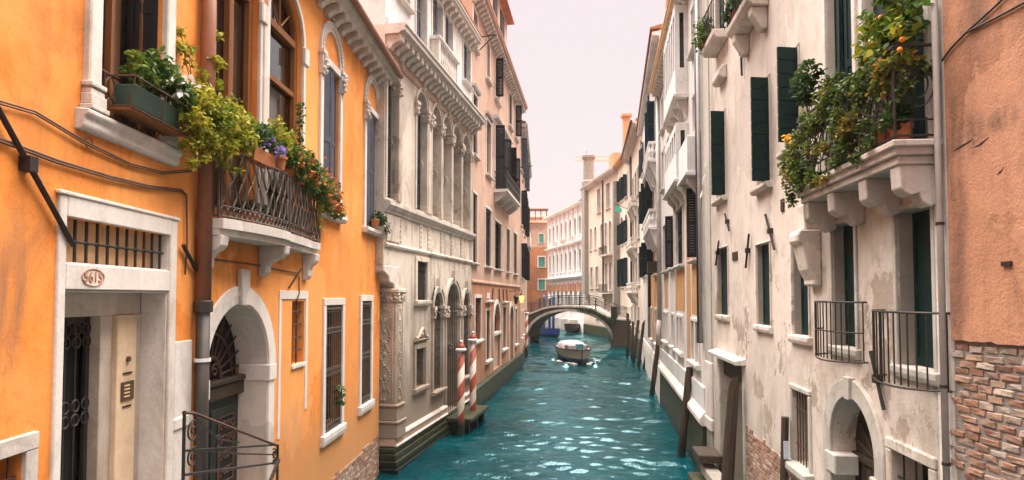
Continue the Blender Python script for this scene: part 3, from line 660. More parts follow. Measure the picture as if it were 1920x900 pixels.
MB().box(4.49, 4.66, -.27, -.258, 4.285, 4.305).build('letter_slot', 'dark_gap', OL, door); MB().box(4.49, 4.66, -.27, -.258, 3.90, 3.918).build('letter_slot', 'dark_gap', OL, door)
MB().tube([(4.575, -.275, 4.46), (4.575, -.24, 4.46)], .032, 10).build('door_bell', 'brass_panel', OL, door)
# --- small low window at the frame edge
window(OL, oh, 1.55, 2.56, 2.6, 3.86, fr=.15, fo=.04, sill=0, rev=.25, grille=(6, 3), gm='rust_iron', sash=None)
# --- french window over the balcony: two arched lights under stone
for s0, s1 in ((.36, 1.82), (2.2, 3.8)):
    r = (s1-s0)/2; sc = (s0+s1)/2; zs = 10.1
    opening(OR, s0, s1, 6.26, zs+r, True, .26)
    fw = MB(); fw.box(s1+.003, s1+.1, -.02, .05, 6.26, zs); fw.box(s0-.1, s0-.003, -.02, .05, 6.26, zs); fw.arch(sc, zs, r+.003, r+.1, -.02, .05)
    fw = fw.build('french_window', 'istria', OR, oh, bevel=.01)
    MB().box(s1-.02, s1+.2, .0, .09, 9.75, 10.1).build('impost', 'istria', OR, fw, bevel=.02)
    p = MB(); p.disc(sc, zs, r, -.19, 6.26); p.build('pane', 'glass', OR, fw, fixn=False)
    m = MB(); a, b = -.185, -.09
    m.box(s0, s0+.13, a, b, 6.26, zs); m.box(s1-.13, s1, a, b, 6.26, zs); m.arch(sc, zs, r-.11, r-.002, a, b)
    m.box(s0+.13, s1-.13, a, b+.012, zs-.09, zs+.05); m.box(s0+.13, s1-.13, a, b, 6.3, 6.5); m.box(s0+.13, s1-.13, a+.01, b-.01, 9.05, 9.15) if s0 > 1 else m.box(sc-.07, sc+.07, a, b, 6.5, zs-.09)
    for an in (45, 90, 135) if s0 > 1 else (60, 120):
        m.tube([(sc+.08*math.cos(math.radians(an)), -.13, zs+.05+.05), (sc+(r-.06)*math.cos(math.radians(an)), -.13, zs+(r-.06)*math.sin(math.radians(an)))], .022, 5)
    m.build('sash', 'sash_wood', OR, fw, bevel=.006)
    if s0 < 1:
        m = MB(); n = 40
        for q in range(2):
            c0 = s0+.13+q*.6; vs = [(c0+.6*i/n, -.26+.03*math.sin(i*1.5)+.012*math.sin(i*.7), z) for i in range(n+1) for z in (6.4, 9.95)]
            m.add(vs, [(2*i, 2*i+1, 2*i+3, 2*i+2) for i in range(n)])
        m.build('curtain', 'curtain', OR, fw, fixn=False)
MB().box(1.925, 2.095, -.02, .07, 6.26, 10.1).build('mullion', 'istria', OR, oh, bevel=.015)
# --- two tall gothic windows with blind lunettes
for k, (s0, s1) in enumerate(((4.97, 6.15), (8.49, 9.75))):
    sc = (s0+s1)/2; r = (s1-s0)/2
    gw = window(OR, oh, s0, s1, 7.05, 10.28, fr=.17, fo=.06, frm='istria', sill=.16, rev=.32, pane='glass_dark', sash=None, shut=(('l', 10), ('r', 10)), shm='shutter_slate', style='panel', label='tall window with arched stone surround and blind lunette', name='arched_window', bev=.012)
    m = MB(); m.arch(sc, 10.46, r-.02, r+.06, 0, .05, rz=1.12); m.arch(sc, 10.46, r+.06, r+.14, 0, .085, rz=1.12); m.arch(sc, 10.46, r+.14, r+.2, 0, .06, rz=1.1); m.build('arch_moulding', 'istria', OR, gw)
    m = MB(); 
    for q in range(26):
        a = PI*(q+.5)/26; m.blob((sc+(r+.1)*math.cos(a), .09, 10.46+(r+.1)*1.12*math.sin(a)), .026, 5, 3)
    m.build('bead_carving', 'istria', OR, gw)
    for s in (s0-.09, s1+.09):
        m = MB(); m.box(s-.13, s+.13, 0, .12, 10.38, 10.46); m.box(s-.1, s+.1, 0, .09, 9.95, 10.38)
        for q in range(9): m.blob((s+R.uniform(-.09, .09), .11+R.uniform(-.02, .03), 10.02+.042*q), R.uniform(.045, .075), 6, 4, .2)
        m.prism_o([(s-.07, 9.95), (s+.07, 9.95), (s, 9.72)], 0, .06); m.build('carved_capital', 'istria', OR, gw)
    m = MB(); m.box(sc-.05, sc+.05, 0, .07, 11.25, 11.34)
    for q in range(5): m.blob((sc+(-1)**q*.035, .06, 11.36+q*.05), .055-.006*q, 6, 4, .2)
    m.build('finial', 'istria', OR, gw)
    if k == 0:
        m = MB(); pl = lambda t: (4.92+1.28*t, .06); ogee_bars(m, pl, .02, .98, 7.09, 7.8, .16, 1.28, .008); m.tube([(4.9, .06, 7.82), (6.2, .06, 7.82)], .013); m.tube([(4.9, .06, 7.08), (6.2, .06, 7.08)], .011); m.build('window_guard', 'rust_iron', OR, gw, kind='stuff')
# --- arched street door with fan grille
opening(OR, .30, 2.40, 1.6, 5.08, True, .62, 1.05)
m = MB(); m.arch(1.35, 4.03, 1.053, 1.33, -.02, .03, n=28); m.box(2.403, 2.64, -.02, .026, 1.6, 3.75); m.box(.06, .297, -.02, .026, 1.6, 3.75)
ad = m.build('arched_doorway', 'istria', OR, oh, bevel=.012, label='round arched stone doorway with iron fan light')
m = MB(); m.arch(1.35, 4.03, 1.03, 1.048, -.55, -.002, n=28); m.box(2.378, 2.398, -.55, -.002, 1.6, 3.75); m.box(.302, .322, -.55, -.002, 1.6, 3.75); m.build('arch_lining', 'stone', OR, ad)
for s in (2.36, -.0+.06): MB().box(s, s+.3, -.5, .055, 3.75, 4.03).build('impost', 'istria', OR, ad, bevel=.015)
MB().prism_o([(1.23, 5.05), (1.47, 5.05), (1.50, 5.62), (1.20, 5.62)], 0, .09).build('keystone', 'istria', OR, ad, bevel=.015)
MB().box(.30, 2.40, -.58, -.40, 3.55, 3.78).build('transom', 'dark_wood', OR, ad, bevel=.02); MB().box(.30, 2.40, -.56, -.36, 3.78, 3.87).build('transom_ledge', 'dark_wood', OR, ad, bevel=.02)
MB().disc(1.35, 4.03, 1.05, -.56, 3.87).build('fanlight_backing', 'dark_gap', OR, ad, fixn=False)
m = MB(); c = (1.35, 3.88)
for i in range(13):
    a = PI*(i+.5)/13; m.tube([(c[0]+.36*math.cos(a), -.5, c[1]+.36*math.sin(a)), (c[0]+1.1*math.cos(a), -.5, c[1]+1.12*math.sin(a))], .018, 5)
for r_, t_ in ((.36, .035), (.74, .018)): m.tube([(c[0]+r_*math.cos(a), -.48, c[1]+r_*math.sin(a)) for a in np.linspace(0, PI, 22)], t_, 6)
for q in (-.17, .17): scroll(m, (c[0]+q, c[1]+.14), .12, 1.4, -.48, .017, flip=1 if q > 0 else -1)
m.tube([(c[0], -.48, c[1]), (c[0], -.48, c[1]+.33)], .015); m.build('fan_grille', 'rust_iron', OR, ad, kind='stuff')
m = MB(); m.box(.30, 2.40, -.56, -.5, 1.6, 3.55); dl = m.build('door_leaf', 'door_green', OR, ad)
m = MB()
for a, b in ((.42, 1.27), (1.43, 2.28)): m.box(a, b, -.5, -.47, 2.0, 3.4)
m.build('door_field', 'door_green', OR, ad, bevel=.02)
for a in (.6, 1.62):
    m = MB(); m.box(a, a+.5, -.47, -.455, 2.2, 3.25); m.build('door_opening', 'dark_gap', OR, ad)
    m = MB(); 
    for q in range(4):
        for z in (2.36, 2.62, 2.88, 3.1): scroll(m, (a+.07+q*.12, z), .085, 1.2, -.44, .012, flip=(-1)**q)
    m.tube([(a, -.45, 2.2), (a+.5, -.45, 2.2), (a+.5, -.45, 3.25), (a, -.45, 3.25), (a, -.45, 2.2)], .022, 4); m.build('door_scrollwork', 'rust_iron', OR, ad, kind='stuff')
# --- blocked niche with a slit, two grilled windows
m = MB(); m.box(2.83, 4.27, -.02, .02, 5.14, 5.3); m.box(2.83, 2.93, -.02, .018, 2.65, 5.14); m.box(4.15, 4.27, -.02, .018, 2.95, 5.14)
ni = m.build('niche_frame', 'istria', OR, oh, bevel=.006); opening(OR, 3.46, 4.1, 3.9, 5.10, rev=.3)
MB().add([(3.46, -.28, 3.9), (4.1, -.28, 3.9), (4.1, -.28, 5.1), (3.46, -.28, 5.1)], [(0, 1, 2, 3)]).build('niche_back', 'dark_wood', OR, ni, fixn=False)
m = MB(); [m.tube([(3.46, -.06, z), (4.1, -.06, z)], .016, 5) for z in (4.15, 4.4, 4.65, 4.9)]; [m.tube([(s, -.06, 3.9), (s, -.06, 5.1)], .016, 5) for s in (3.62, 3.85)]; m.build('niche_bars', 'rust_iron', OR, ni)
MB().box(3.44, 4.12, 0, .04, 3.82, 3.9).build('sill', 'istria', OR, ni, bevel=.01)
for s0, s1, z0, z1 in ((5.35, 6.54, 2.19, 4.99), (8.23, 9.21, 2.32, 5.06)):
    gw = window(OR, oh, s0, s1, z0, z1, fr=.16, fo=.045, frm='istria', sill=.22, rev=.3, grille=None, sash=(2, 3), sillo=.05, name='grilled_window', label='tall stone framed window behind an iron grille')
    m = MB(); n = 8
    for i in range(n+1): s = s0+.03+(s1-s0-.06)*i/n; m.tube([(s, .0, z0+.01), (s, .0, z1-.12)], .014, 5)
    for z in (z0+.04, z0+.18, (z0+z1)/2-.16, (z0+z1)/2+.0, z1-.62, z1-.5, z1-.14): m.box(s0, s1, -.012, .012, z-.012, z+.012)
    for i in range(n):
        s = s0+.03+(s1-s0-.06)*(i+.5)/n
        for z in (z0+.11, (z0+z1)/2-.08, z1-.56): m.tube([(s+.05*math.cos(a), .008, z+.05*math.sin(a)) for a in np.linspace(0, 2*PI, 9)], .010, 4, cap=False)
    m.box(s0-.02, s1+.02, -.02, .03, z1-.1, z1-.04); m.build('grille', 'railing_iron', OR, gw, kind='stuff')
# --- balcony
def bplan(t):
    s = .05+4.15*t; return (s, .28+.19*math.sin(PI*min(1, t/.9)**.8)) if t < .48 else (s, .26+.19*math.sin(PI*min(1, t/.9)**.8))
bal = MB(); pl = [(.0, -.02)]+[(bplan(t)[0], bplan(t)[1]+.07) for t in np.linspace(0, .48, 10)]+[(bplan(t)[0], bplan(t)[1]+.02) for t in np.linspace(.5, 1, 10)]+[(4.26, -.02)]
bal.prism_z(pl, 6.12, 6.26); bal.prism_z([(s, o-.06 if o > 0 else o) for s, o in pl], 6.03, 6.12)
balc = bal.build('balcony', 'istria', OR, oh, bevel=.015, label='bowed stone balcony with wavy iron railing')
for s in (.16, 2.07, 4.08):
    oo = bplan((s-.05)/4.15)[1]
    MB().prism_s([(0, 5.52), (.06, 5.52), (.12, 5.6), (.13, 5.72), (oo*.6, 5.80), (oo*.85, 5.84), (oo+.0, 5.9), (oo+.02, 6.03), (0, 6.03)], s-.11, s+.11).build('bracket', 'istria', OR, balc, bevel=.012)
for t0, t1 in ((0, .49), (.51, 1)):
    m = MB(); ogee_bars(m, bplan, t0+.01, t1-.01, 6.44, 7.2, .2, 4.15, .016, 14)
    for z, r_ in ((7.22, .02), (6.44, .012), (6.30, .014)): m.tube([(*bplan(t), z) for t in np.linspace(t0, t1, 12)], r_, 6)
    for t in (t0, t1): m.tube([(*bplan(t), 6.26), (*bplan(t), 7.24)], .018, 6)
    k = 16
    for i in range(k):
        t = t0+(t1-t0)*(i+.5)/k; s, o = bplan(t); m.tube([(s+.055*math.cos(a), o, 6.37+.055*math.sin(a)) for a in np.linspace(0, 2*PI, 10)], .010, 4, cap=False)
    m.build('railing', 'railing_iron', OR, balc, kind='stuff')
for t, ss in ((0, .05), (1, 4.2)):
    o1 = bplan(t)[1]; m = MB()
    for z in (7.22, 6.44, 6.3): m.tube([(ss, 0, z), (ss, o1, z)], .014, 5)
    for q in range(1, 4): m.tube([(ss, o1*q/4, 6.3), (ss, o1*q/4, 7.22)], .012, 5)
    m.build('end_rail', 'railing_iron', OR, balc)
# --- pipes, cables, iron ties
m = MB(); m.tube([(0, .12, 5.06), (0, .12, 11.9)], .098, 14); dp = m.build('drainpipe', 'pipe_brown', OR, oh, smooth=True, label='brown drainpipe, black at the foot')
MB().tube([(0, .12, 1.6), (0, .12, 5.08)], .088, 14).build('pipe_foot', 'pipe_black', OR, dp, smooth=True); MB().tube([(0, .12, 4.98), (0, .12, 5.14)], .122, 14).build('pipe_collar', 'pipe_black', OR, dp, bevel=.01)
for z in (4.32, 7.9): MB().tube([(0, .12, z), (0, .12, z+.045)], .106, 14).build('pipe_clamp', 'white_paint' if z < 5 else 'pipe_brown', OR, dp)
m = MB(); m.tube([(10.12, .14, 6.35), (10.12, .14, 11.6), (10.0, .4, 11.85)], .075, 10); m.tube([(10.12, .14, 6.35), (10.16, .16, 6.2), (10.12, .08, 6.1)], .075, 10); m.build('drainpipe', 'pipe_brown', OR, oh, smooth=True)
for pts, r_ in ((((1.0, 6.74), (2.2, 6.79), (2.56, 6.82), (3.21, 6.72), (4.02, 6.66), (4.7, 6.70), (5.42, 6.87)), .012), (((1.0, 6.5), (2.21, 6.48), (2.85, 6.45), (3.65, 6.45), (4.4, 6.48), (5.15, 6.56), (5.3, 6.52), (5.33, 5.9), (5.3, 5.5)), .017)):
    for dz in (0, .022): MB().tube([(s, .03+.005*(i % 2), z-dz) for i, (s, z) in enumerate(pts)], r_*.75, 6).build('cable', 'cable', OL, oh, smooth=True)
m = MB(); m.tube([(3.3+.05*math.cos(a), .03, 6.72+.06*math.sin(a)) for a in np.linspace(0, 2*PI, 14)], .006, 4); m.build('cable_loop', 'cable', OL, oh)
MB().tube([(.1, .03, 5.72), (1.5, .03, 5.72), (2.9, .03, 5.66), (3.6, .03, 5.64), (3.72, .03, 5.55), (3.74, .03, 5.25), (3.6, .03, 5.1)], .014, 6).build('cable', 'cable', OR, oh, smooth=True)
m = MB(); m.tube([(1.9, .05, 6.95), (3.08, .05, 5.68)], .026, 6); m.box(2.42, 2.52, .0, .1, 6.27, 6.40); m.build('iron_tie', 'iron', OL, oh)
MB().tube([(5.2, .05, 5.85), (5.62, .05, 5.5)], .028, 6).build('iron_tie', 'iron', OL, oh); MB().tube([(.05, .05, 5.3), (.34, .05, 5.02)], .028, 6).build('iron_tie', 'iron', OR, oh)
MB().tube([(3.2, .04, 5.35), (3.75, .06, 5.72)], .018, 6).build('iron_tie', 'iron', OR, oh)
# --- eaves, walls, brick foot
eave(OR, oh, 0, 10.3, 11.62, .44, .47, .26, 'stone', w=.2, gut='pipe_brown'); eave(OL, oh, -1, 5.64, 11.62, .44, .47, .26, 'stone', w=.2, gut='pipe_brown')
wall(OL, oh, 'orange', -1.2, 5.65, -1.6, 11.8, 7); wall(OR, oh, 'orange', 0, 10.27, -1.6, 11.8, 7)
roof(OL, oh, -1.2, 5.65, 11.88); roof(OR, oh, 0, 10.2, 11.88)
def brick_sheet(F, parent, s0, s1, zb, ztop, bw, bh, seed, o=.004, kind='stuff', skip=lambda s, z: False):
    rr = random.Random(seed); m = MB(); m.tone = []; z = zb; row = 0
    while z < 9:
        s = s0-(row % 2)*bw*.5; 
        while s < s1:
            w_ = bw*rr.uniform(.75, 1.12); a, b = max(s, s0), min(s+w_-.012, s1)
            if b-a > .04 and z+bh*.8 < ztop((a+b)/2)+rr.uniform(-.03, .03) and not skip((a+b)/2, z):
                oo = o+rr.uniform(-.002, .012); j = [rr.uniform(-.004, .004) for _ in range(8)]
                m.add([(a+j[0], -.05, z+j[1]), (b+j[2], -.05, z), (b, -.05, z+bh-.012), (a, -.05, z+bh-.012), (a+.006+j[3], oo, z+.005+j[4]), (b-.006, oo, z+.005+j[5]), (b-.006+j[6], oo, z+bh-.018), (a+.006, oo, z+bh-.018+j[7])], [(4,5,6,7),(0,1,5,4),(1,2,6,5),(2,3,7,6),(3,0,4,7)])
                m.tone += [rr.random()]*8
            s += w_
        z += bh; row += 1
        if z > max(ztop(s0), ztop((s0+s1)/2), ztop(s1))+.1: break
    return m.build('brickwork', 'brick', F, parent, kind=kind, fixn=False)
brick_sheet(OR, oh, 4.0, 10.25, .0, lambda s: 1.12+.1*noise.noise(Vector((s*1.3, 0, 0)))+.012*(s-6), .25, .078, 3, o=.012)

# ================================================================ WHITE STONE PALAZZO
wp = empty('stone_palazzo', WP, (0, 0, 0), 'weathered white stone palazzo with row of arched windows and water gate', 'palazzo', 'houses along the canal')
for k, (a, b) in enumerate(((-.75, .15), (1.85, 2.92), (3.52, 4.6), (4.84, 5.98), (6.22, 7.44), (7.7, 8.98))):
    q = window(WP, wp, a, b, 8.08, 12.1, arch=True, fr=.10, fo=.05, frm='marble', sill=0, rev=.62, pane='glass_dark', sash=(2, 4), sashm='shutter_slate', shut=(('l', 4),) if k < 2 else (), shm='shutter_green', style='louvre', label='tall arched window between slim pillars', name='arched_window')
    r = (b-a)/2; sc = (a+b)/2; zs = 12.1-r
    m = MB(); m.arch(sc, zs, r+.10, r+.15, 0, .085); m.build('arch_moulding', 'marble', WP, q)
    for s, in ((b+.05,), (a-.05,)):
        if s < -.5: continue
        m = MB(); m.box(s-.17, s+.17, -.5, .13, zs-.02, zs+.08); m.box(s-.11, s+.11, -.48, .08, zs-.34, zs-.02)
        for t in range(10): m.blob((s+R.uniform(-.13, .13), .08+R.uniform(-.02, .05), zs-.30+.03*t), R.uniform(.04, .07), 6, 4, .2)
        for t in range(4): m.blob((s-.12, -.1-.1*t, zs-.12), .06, 6, 4, .2)
        m.build('carved_capital', 'marble', WP, q)
    m = MB(); m.box(b-.03, b+.1, -.55, .075, 8.08, 8.3); m.lathe((0, 0), [(0, 0), (0, .001)], 3) if False else None; m.build('pillar_base', 'marble', WP, q, bevel=.015)
    m = MB(); c = (b-.005, -.3, 9.75)
    for rr_ in (.17, .11): m.tube([(c[0], c[1]+rr_*math.cos(t), c[2]+rr_*1.1*math.sin(t)) for t in np.linspace(0, 2*PI, 16)], .03, 5, cap=False)
    m.blob(c, .06, 7, 5); m.build('medallion', 'marble', WP, q)
for s in (.3, 3.22): MB().box(s-.14, s+.14, 0, .06, 8.08, 11.0).build('pilaster', 'marble', WP, wp, bevel=.015)
# upper storey
for a, b, z0 in ((1.75, 2.85, 13.6), (3.5, 4.75, 13.6), (5.05, 6.15, 13.6), (7.8, 9.0, 14.4), (.1, 1.1, 14.4)):
    window(WP, wp, a, b, z0, 16.08, fr=.1, fo=.04, frm='istria', rev=.45, sash=(2, 3), sashm='dark_wood', shut=(('l', 6),), shm='shutter_slate', style='louvre', label='tall upper window with stone frame')
m = MB(); m.box(3.3, 5.95, .0, .34, 13.36, 13.5); ub = m.build('balconet', 'istria', WP, wp, bevel=.02, label='small stone balcony with turned balusters')
m = MB(); m.prism_s([(0, 14.33), (.30, 14.33), (.38, 14.38), (.38, 14.46), (0, 14.46)], 3.25, 6.0); m.build('handrail', 'istria', WP, ub, bevel=.01)
MB().box(3.32, 3.52, 0, .33, 13.5, 14.33).build('pedestal', 'istria', WP, ub, bevel=.01); MB().box(5.75, 5.93, 0, .33, 13.5, 14.33).build('pedestal', 'istria', WP, ub, bevel=.01)
bm_ = MB().lathe((0, 0), [(.05, 0), (.05, .06), (.03, .1), (.07, .28), (.06, .4), (.03, .6), (.03, .7), (.05, .76), (.05, .83)], 8).mesh('baluster', WP, (0, 0, 0), 'istria', smooth=True)
for i in range(10): inst(bm_, 'baluster', WP, (3.66+i*.22, .25, 13.5), ub)
MB().prism_s([(0, 13.1), (.06, 13.12), (.06, 13.3), (.03, 13.34), (0, 13.34)], -.85, 9.36).build('plinth_course', 'istria', WP, wp)
# cornices
eave(WP, wp, -.95, 9.45, 12.86, .62, .44, .40, 'stone', cmat='stone', w=.26, slab=.14)
MB().prism_s([(0, 12.16), (.06, 12.18), (.06, 12.24), (.03, 12.26), (.03, 12.42), (.07, 12.44), (.07, 12.50), (0, 12.52)], -.9, 9.4).build('frieze', 'terra_pale', WP, wp)
fm = MB(); fm.box(-.06, .06, 0, .1, 0, .12); fm.box(-.045, .045, 0, .085, .12, .3); fm.blob((0, .09, .08), .06, 6, 4); fmm = fm.mesh('frieze_bracket', WP, (0, 0, 0), 'marble')
for s in (.3, 2.4, 4.05, 5.4, 6.83, 8.34): inst(fmm, 'frieze_bracket', WP, (s, .03, 12.16), wp)
eave(WP, wp, -.9, 9.4, 16.5, .42, .5, .3, 'stone', w=.2)
MB().prism_s([(0, 7.62), (.06, 7.64), (.06, 7.70), (.12, 7.74), (.2, 7.84), (.2, 7.94), (0, 8.0)], -.9, 9.42).build('string_course', 'stone', WP, wp)
for s in (.35, 2.35, 3.2, 4.72, 6.1, 7.57, 9.1): 
    m = MB(); m.box(s-.1, s+.1, 0, .03, 6.75, 7.62); 
    for t in range(5): m.blob((s, .035, 6.88+t*.16), (.06, .03, .05), 6, 4, .2)
    m.build('carved_strip', 'marble', WP, wp)
MB().prism_s([(0, 6.62), (.07, 6.64), (.09, 6.70), (.05, 6.75), (0, 6.76)], -.85, 9.38).build('moulding', 'marble', WP, wp)
MB().box(-.75, .45, -.02, .04, 6.8, 7.6).build('carved_panel', 'marble', WP, wp, bevel=.02)
# ground floor windows and water gate
for a, b, z0, z1 in ((1.95, 3.0, 5.05, 6.35), (1.88, 2.85, 2.18, 3.45)):
    window(WP, wp, a, b, z0, z1, fr=.17, fo=.06, frm='marble', sill=.18, rev=.35, sash=None, grille=(5, 6), gm='iron', sillo=.08, name='grilled_window', label='small square window with iron grille')
m = MB(); m.prism_s([(0, 3.66), (.1, 3.7), (.14, 3.76), (0, 3.78)], 1.68, 3.05); m.tube([(1.75, .07, 3.8), (2.0, .08, 3.85), (2.2, .08, 4.0), (2.36, .09, 4.12), (2.5, .08, 4.0), (2.7, .08, 3.85), (2.98, .07, 3.8)], .06, 6); m.blob((2.36, .08, 3.92), (.16, .06, .1), 8, 5, .15); m.build('carved_pediment', 'marble', WP, wp)
for a, b, z0, z1 in ((3.75, 4.85, 1.8, 5.34), (5.35, 7.2, .72, 5.7), (7.8, 8.95, 1.8, 5.34)):
    r = (b-a)/2; sc = (a+b)/2; zs = z1-r
    q = window(WP, wp, a, b, z0, z1, arch=True, fr=.16, fo=.07, frm='marble', sill=0 if b-a > 1.5 else .14, rev=.75, pane='glass_dark', sash=None, grille=(7, 9), gm='iron', name='water_gate_arch', label='deep round arch of the water gate')
    m = MB(); m.arch(sc, zs, r+.16, r+.22, 0, .1); m.prism_o([(sc-.07, z1), (sc+.07, z1), (sc+.1, z1+.5), (sc-.1, z1+.5)], 0, .14); m.build('arch_moulding', 'marble', WP, q)
    for s in (a-.06, b+.06):
        m = MB(); m.box(s-.15, s+.15, -.7, .15, zs-.06, zs+.04); m.box(s-.11, s+.11, -.68, .11, zs-.4, zs-.06)
        for t in range(12): m.blob((s+R.uniform(-.12, .12), .11+R.uniform(-.02, .04), zs-.38+.028*t), R.uniform(.035, .06), 6, 4, .2)
        for t in range(5): m.blob((s-.12 if s > sc else s+.12, -.08-.12*t, zs-.2), .06, 6, 4, .2)
        m.build('carved_capital', 'marble', WP, q)
    if b-a > 1.5: MB().box(a, b, -.7, -.62, z0, 3.9).build('gate_leaf', 'shutter_green', WP, q)
    m = MB(); c = (b-.01, -.36, (z0+zs)/2+.3)
    m.tube([(c[0], c[1]+.15*math.cos(t), c[2]+.19*math.sin(t)) for t in np.linspace(0, 2*PI, 14)], .03, 5, cap=False); m.blob(c, .07, 7, 5); m.build('medallion', 'marble', WP, q)
# corner pilaster, carved on both faces
m = MB(); m.box(-.06, .5, -.62, .09, 1.95, 5.02); cp = m.build('corner_pilaster', 'marble', WP, wp, bevel=.02, label='carved corner pilaster with leafy relief')
for z0, z1, g in ((.98, 1.42, .08), (1.42, 1.5, .11), (1.5, 1.9, .05), (1.9, 1.98, .08), (5.02, 5.1, .04), (5.1, 5.3, .02), (5.3, 5.42, .10)): MB().box(-.06-g, .5+g, -.66, .09+g, z0, z1).build('pilaster_moulding', 'marble', WP, cp, bevel=.02)
m = MB()
for face in (0, 1):
    for i in range(34):
        z = 2.1+i*.085; ph = i*.9
        for sg in (-1, 1):
            q = sg*(.09+.05*math.sin(ph)); p = (.22+q, .095, z) if face == 0 else (-.065, -.27+q*1.2, z); rd = (.045, .022, .05) if face == 0 else (.022, .045, .05); m.blob(p, rd, 6, 4, .25)
        if i % 4 == 0: m.blob((.22, .1, z) if face == 0 else (-.07, -.27, z), (.05, .03, .07) if face == 0 else (.03, .05, .07), 6, 4, .2)
    for e in (-.2, .2):
        if face == 0: m.tube([(.22+e, .095, 2.05), (.22+e, .095, 4.95)], .018, 5)
        else: m.tube([(-.065, -.27+e*1.2, 2.05), (-.065, -.27+e*1.2, 4.95)], .018, 5)
for i in range(26): m.blob((R.uniform(-.1, .56), .12+R.uniform(-.02, .03), R.uniform(5.1, 5.28)), .05, 6, 4, .2); m.blob((-.1, R.uniform(-.6, .1), R.uniform(5.1, 5.28)), .05, 6, 4, .2)
m.build('relief', 'marble', WP, cp, kind='stuff')
m = MB(); m.prism_o([(-.9, 6.1), (-.9, 5.9), (-.5, 5.75), (-.45, 5.6), (-.1, 5.55), (0, 5.43), (.3, 5.43), (.3, 6.1)], -.6, .02); m.build('corner_bracket', 'stone', WP, wp, bevel=.03)
m = MB(); m.tube([(3.35, .06, 4.9), (3.72, .08, 5.5)], .03, 6); m.build('iron_tie', 'iron', WP, wp)
# plinth and mossy foot
MB().prism_s([(0, .72), (.14, .72), (.15, .77), (.09, .80), (.09, .96), (.13, 1.0), (.10, 1.06), (0, 1.1)], -.06, 5.3).build('plinth', 'stone', WP, wp, bevel=.01)
MB().prism_s([(0, .72), (.14, .72), (.15, .77), (.09, .80), (.09, .96), (.13, 1.0), (.10, 1.06), (0, 1.1)], 7.25, 9.36).build('plinth', 'stone', WP, wp, bevel=.01)
MB().box(-.12, -.062, -.7, .1, .74, 1.08).build('plinth', 'terra_pale', WP, wp, bevel=.02)
for a, b in ((-.05, 1.6), (1.62, 3.3), (3.32, 5.28), (7.27, 9.3)): MB().box(a, b, .07, .094, .81, .955).build('plinth_slab', 'terra_pale', WP, wp, bevel=.006)
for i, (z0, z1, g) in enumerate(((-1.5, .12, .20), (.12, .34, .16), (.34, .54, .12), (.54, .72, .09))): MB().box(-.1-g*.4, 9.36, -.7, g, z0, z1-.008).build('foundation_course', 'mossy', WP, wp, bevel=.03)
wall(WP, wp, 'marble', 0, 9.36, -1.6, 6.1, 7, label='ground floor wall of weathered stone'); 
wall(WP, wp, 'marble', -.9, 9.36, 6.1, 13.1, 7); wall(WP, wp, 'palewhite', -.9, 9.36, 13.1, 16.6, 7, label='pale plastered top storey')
roof(WP, wp, -.9, 9.36, 16.82, rise=1.2)
m = MB(); m.box(5.25, 8.3, .05, 1.05, .44, .6); lp = m.build('water_gate_landing', 'mossy', WP, bevel=.03, label='dark stone landing at the water gate beside the striped poles', cat='landing')
for s in (5.6, 6.9, 8.0): MB().box(s-.12, s+.12, .1, .9, -1.5, .44).build('pier', 'mossy', WP, lp)

# ================================================================ TERRACOTTA HOUSE
tb = empty('terracotta_house', TB, (0, 0, 0), 'tall terracotta plastered house with dark shutters beyond the stone palazzo', 'house', 'houses along the canal')
K = dict(shm='shutter_dark', style='louvre', frm='istria', rev=.22, fr=.12)
for a, b, z0, z1, sh in ((.15, 1.2, 16.6, 18.3, ()), (3.8, 4.8, 16.3, 18.3, ()), (6.7, 8.3, 16.2, 18.4, (('l', 95), ('r', 4))), (12.4, 13.9, 16.2, 18.4, (('l', 4), ('r', 4))), (15.6, 17.0, 16.2, 18.4, (('l', 95),)),
                       (.1, 1.25, 11.6, 14.4, (('r', 5), ('l', 5))), (3.8, 5.2, 11.4, 14.2, ()), (14.7, 16.4, 11.6, 14.5, (('l', 100), ('r', 5))),
                       (.0, 1.2, 6.7, 9.85, (('l', 3), ('r', 3))), (3.5, 5.3, 6.7, 9.65, (('l', 3), ('r', 3))), (6.5, 9.0, 6.7, 9.35, (('r', 4),)), (11.3, 12.7, 6.7, 9.4, (('l', 4), ('r', 4))), (14.8, 16.6, 6.7, 9.5, (('l', 4), ('r', 4)))):
    q = window(TB, tb, max(a, .12), b, z0, z1, shut=sh, pane='glass_pale' if (a, z0) in ((3.8, 16.3), (3.8, 11.4), (6.5, 6.7)) else 'glass_dark', **K)
    if z0 in (11.6, 11.4): MB().prism_s([(0, z1+.2), (.15, z1+.22), (.2, z1+.34), (0, z1+.4)], a-.25, b+.25).build('hood', 'istria', TB, q, bevel=.01)
q = window(TB, tb, 6.5, 12.2, 11.05, 14.7, fr=.16, fo=.07, frm='istria', rev=.3, sash=(4, 2), sill=0, shut=(), label='triple balcony door with louvred shutters', name='balcony_door')
for s, dr_, an in ((6.55, 1, 85), (8.1, 1, 20), (9.6, 1, 60), (11.9, -1, 100)):
    m = MB(); leaf_panel(m, s, .02, .55, 11.1, 14.6, dr_, an, 'louvre'); m.build('shutter', 'shutter_dark', TB, q)
m = MB(); m.prism_s([(0, 14.86), (.2, 14.9), (.28, 15.0), (.28, 15.08), (0, 15.12)], 6.2, 12.5); m.build('hood', 'istria', TB, q)
bl = MB().prism_s([(0, 10.85), (.6, 10.85), (.75, 10.92), (.75, 11.02), (0, 11.02)], 6.3, 12.6).build('balcony', 'istria', TB, tb, label='stone balcony with black iron railing')
for s in (6.6, 8.4, 10.2, 12.2): MB().prism_s([(0, 10.35), (.2, 10.4), (.6, 10.7), (.62, 10.85), (0, 10.85)], s-.12, s+.12).build('bracket', 'istria', TB, bl)
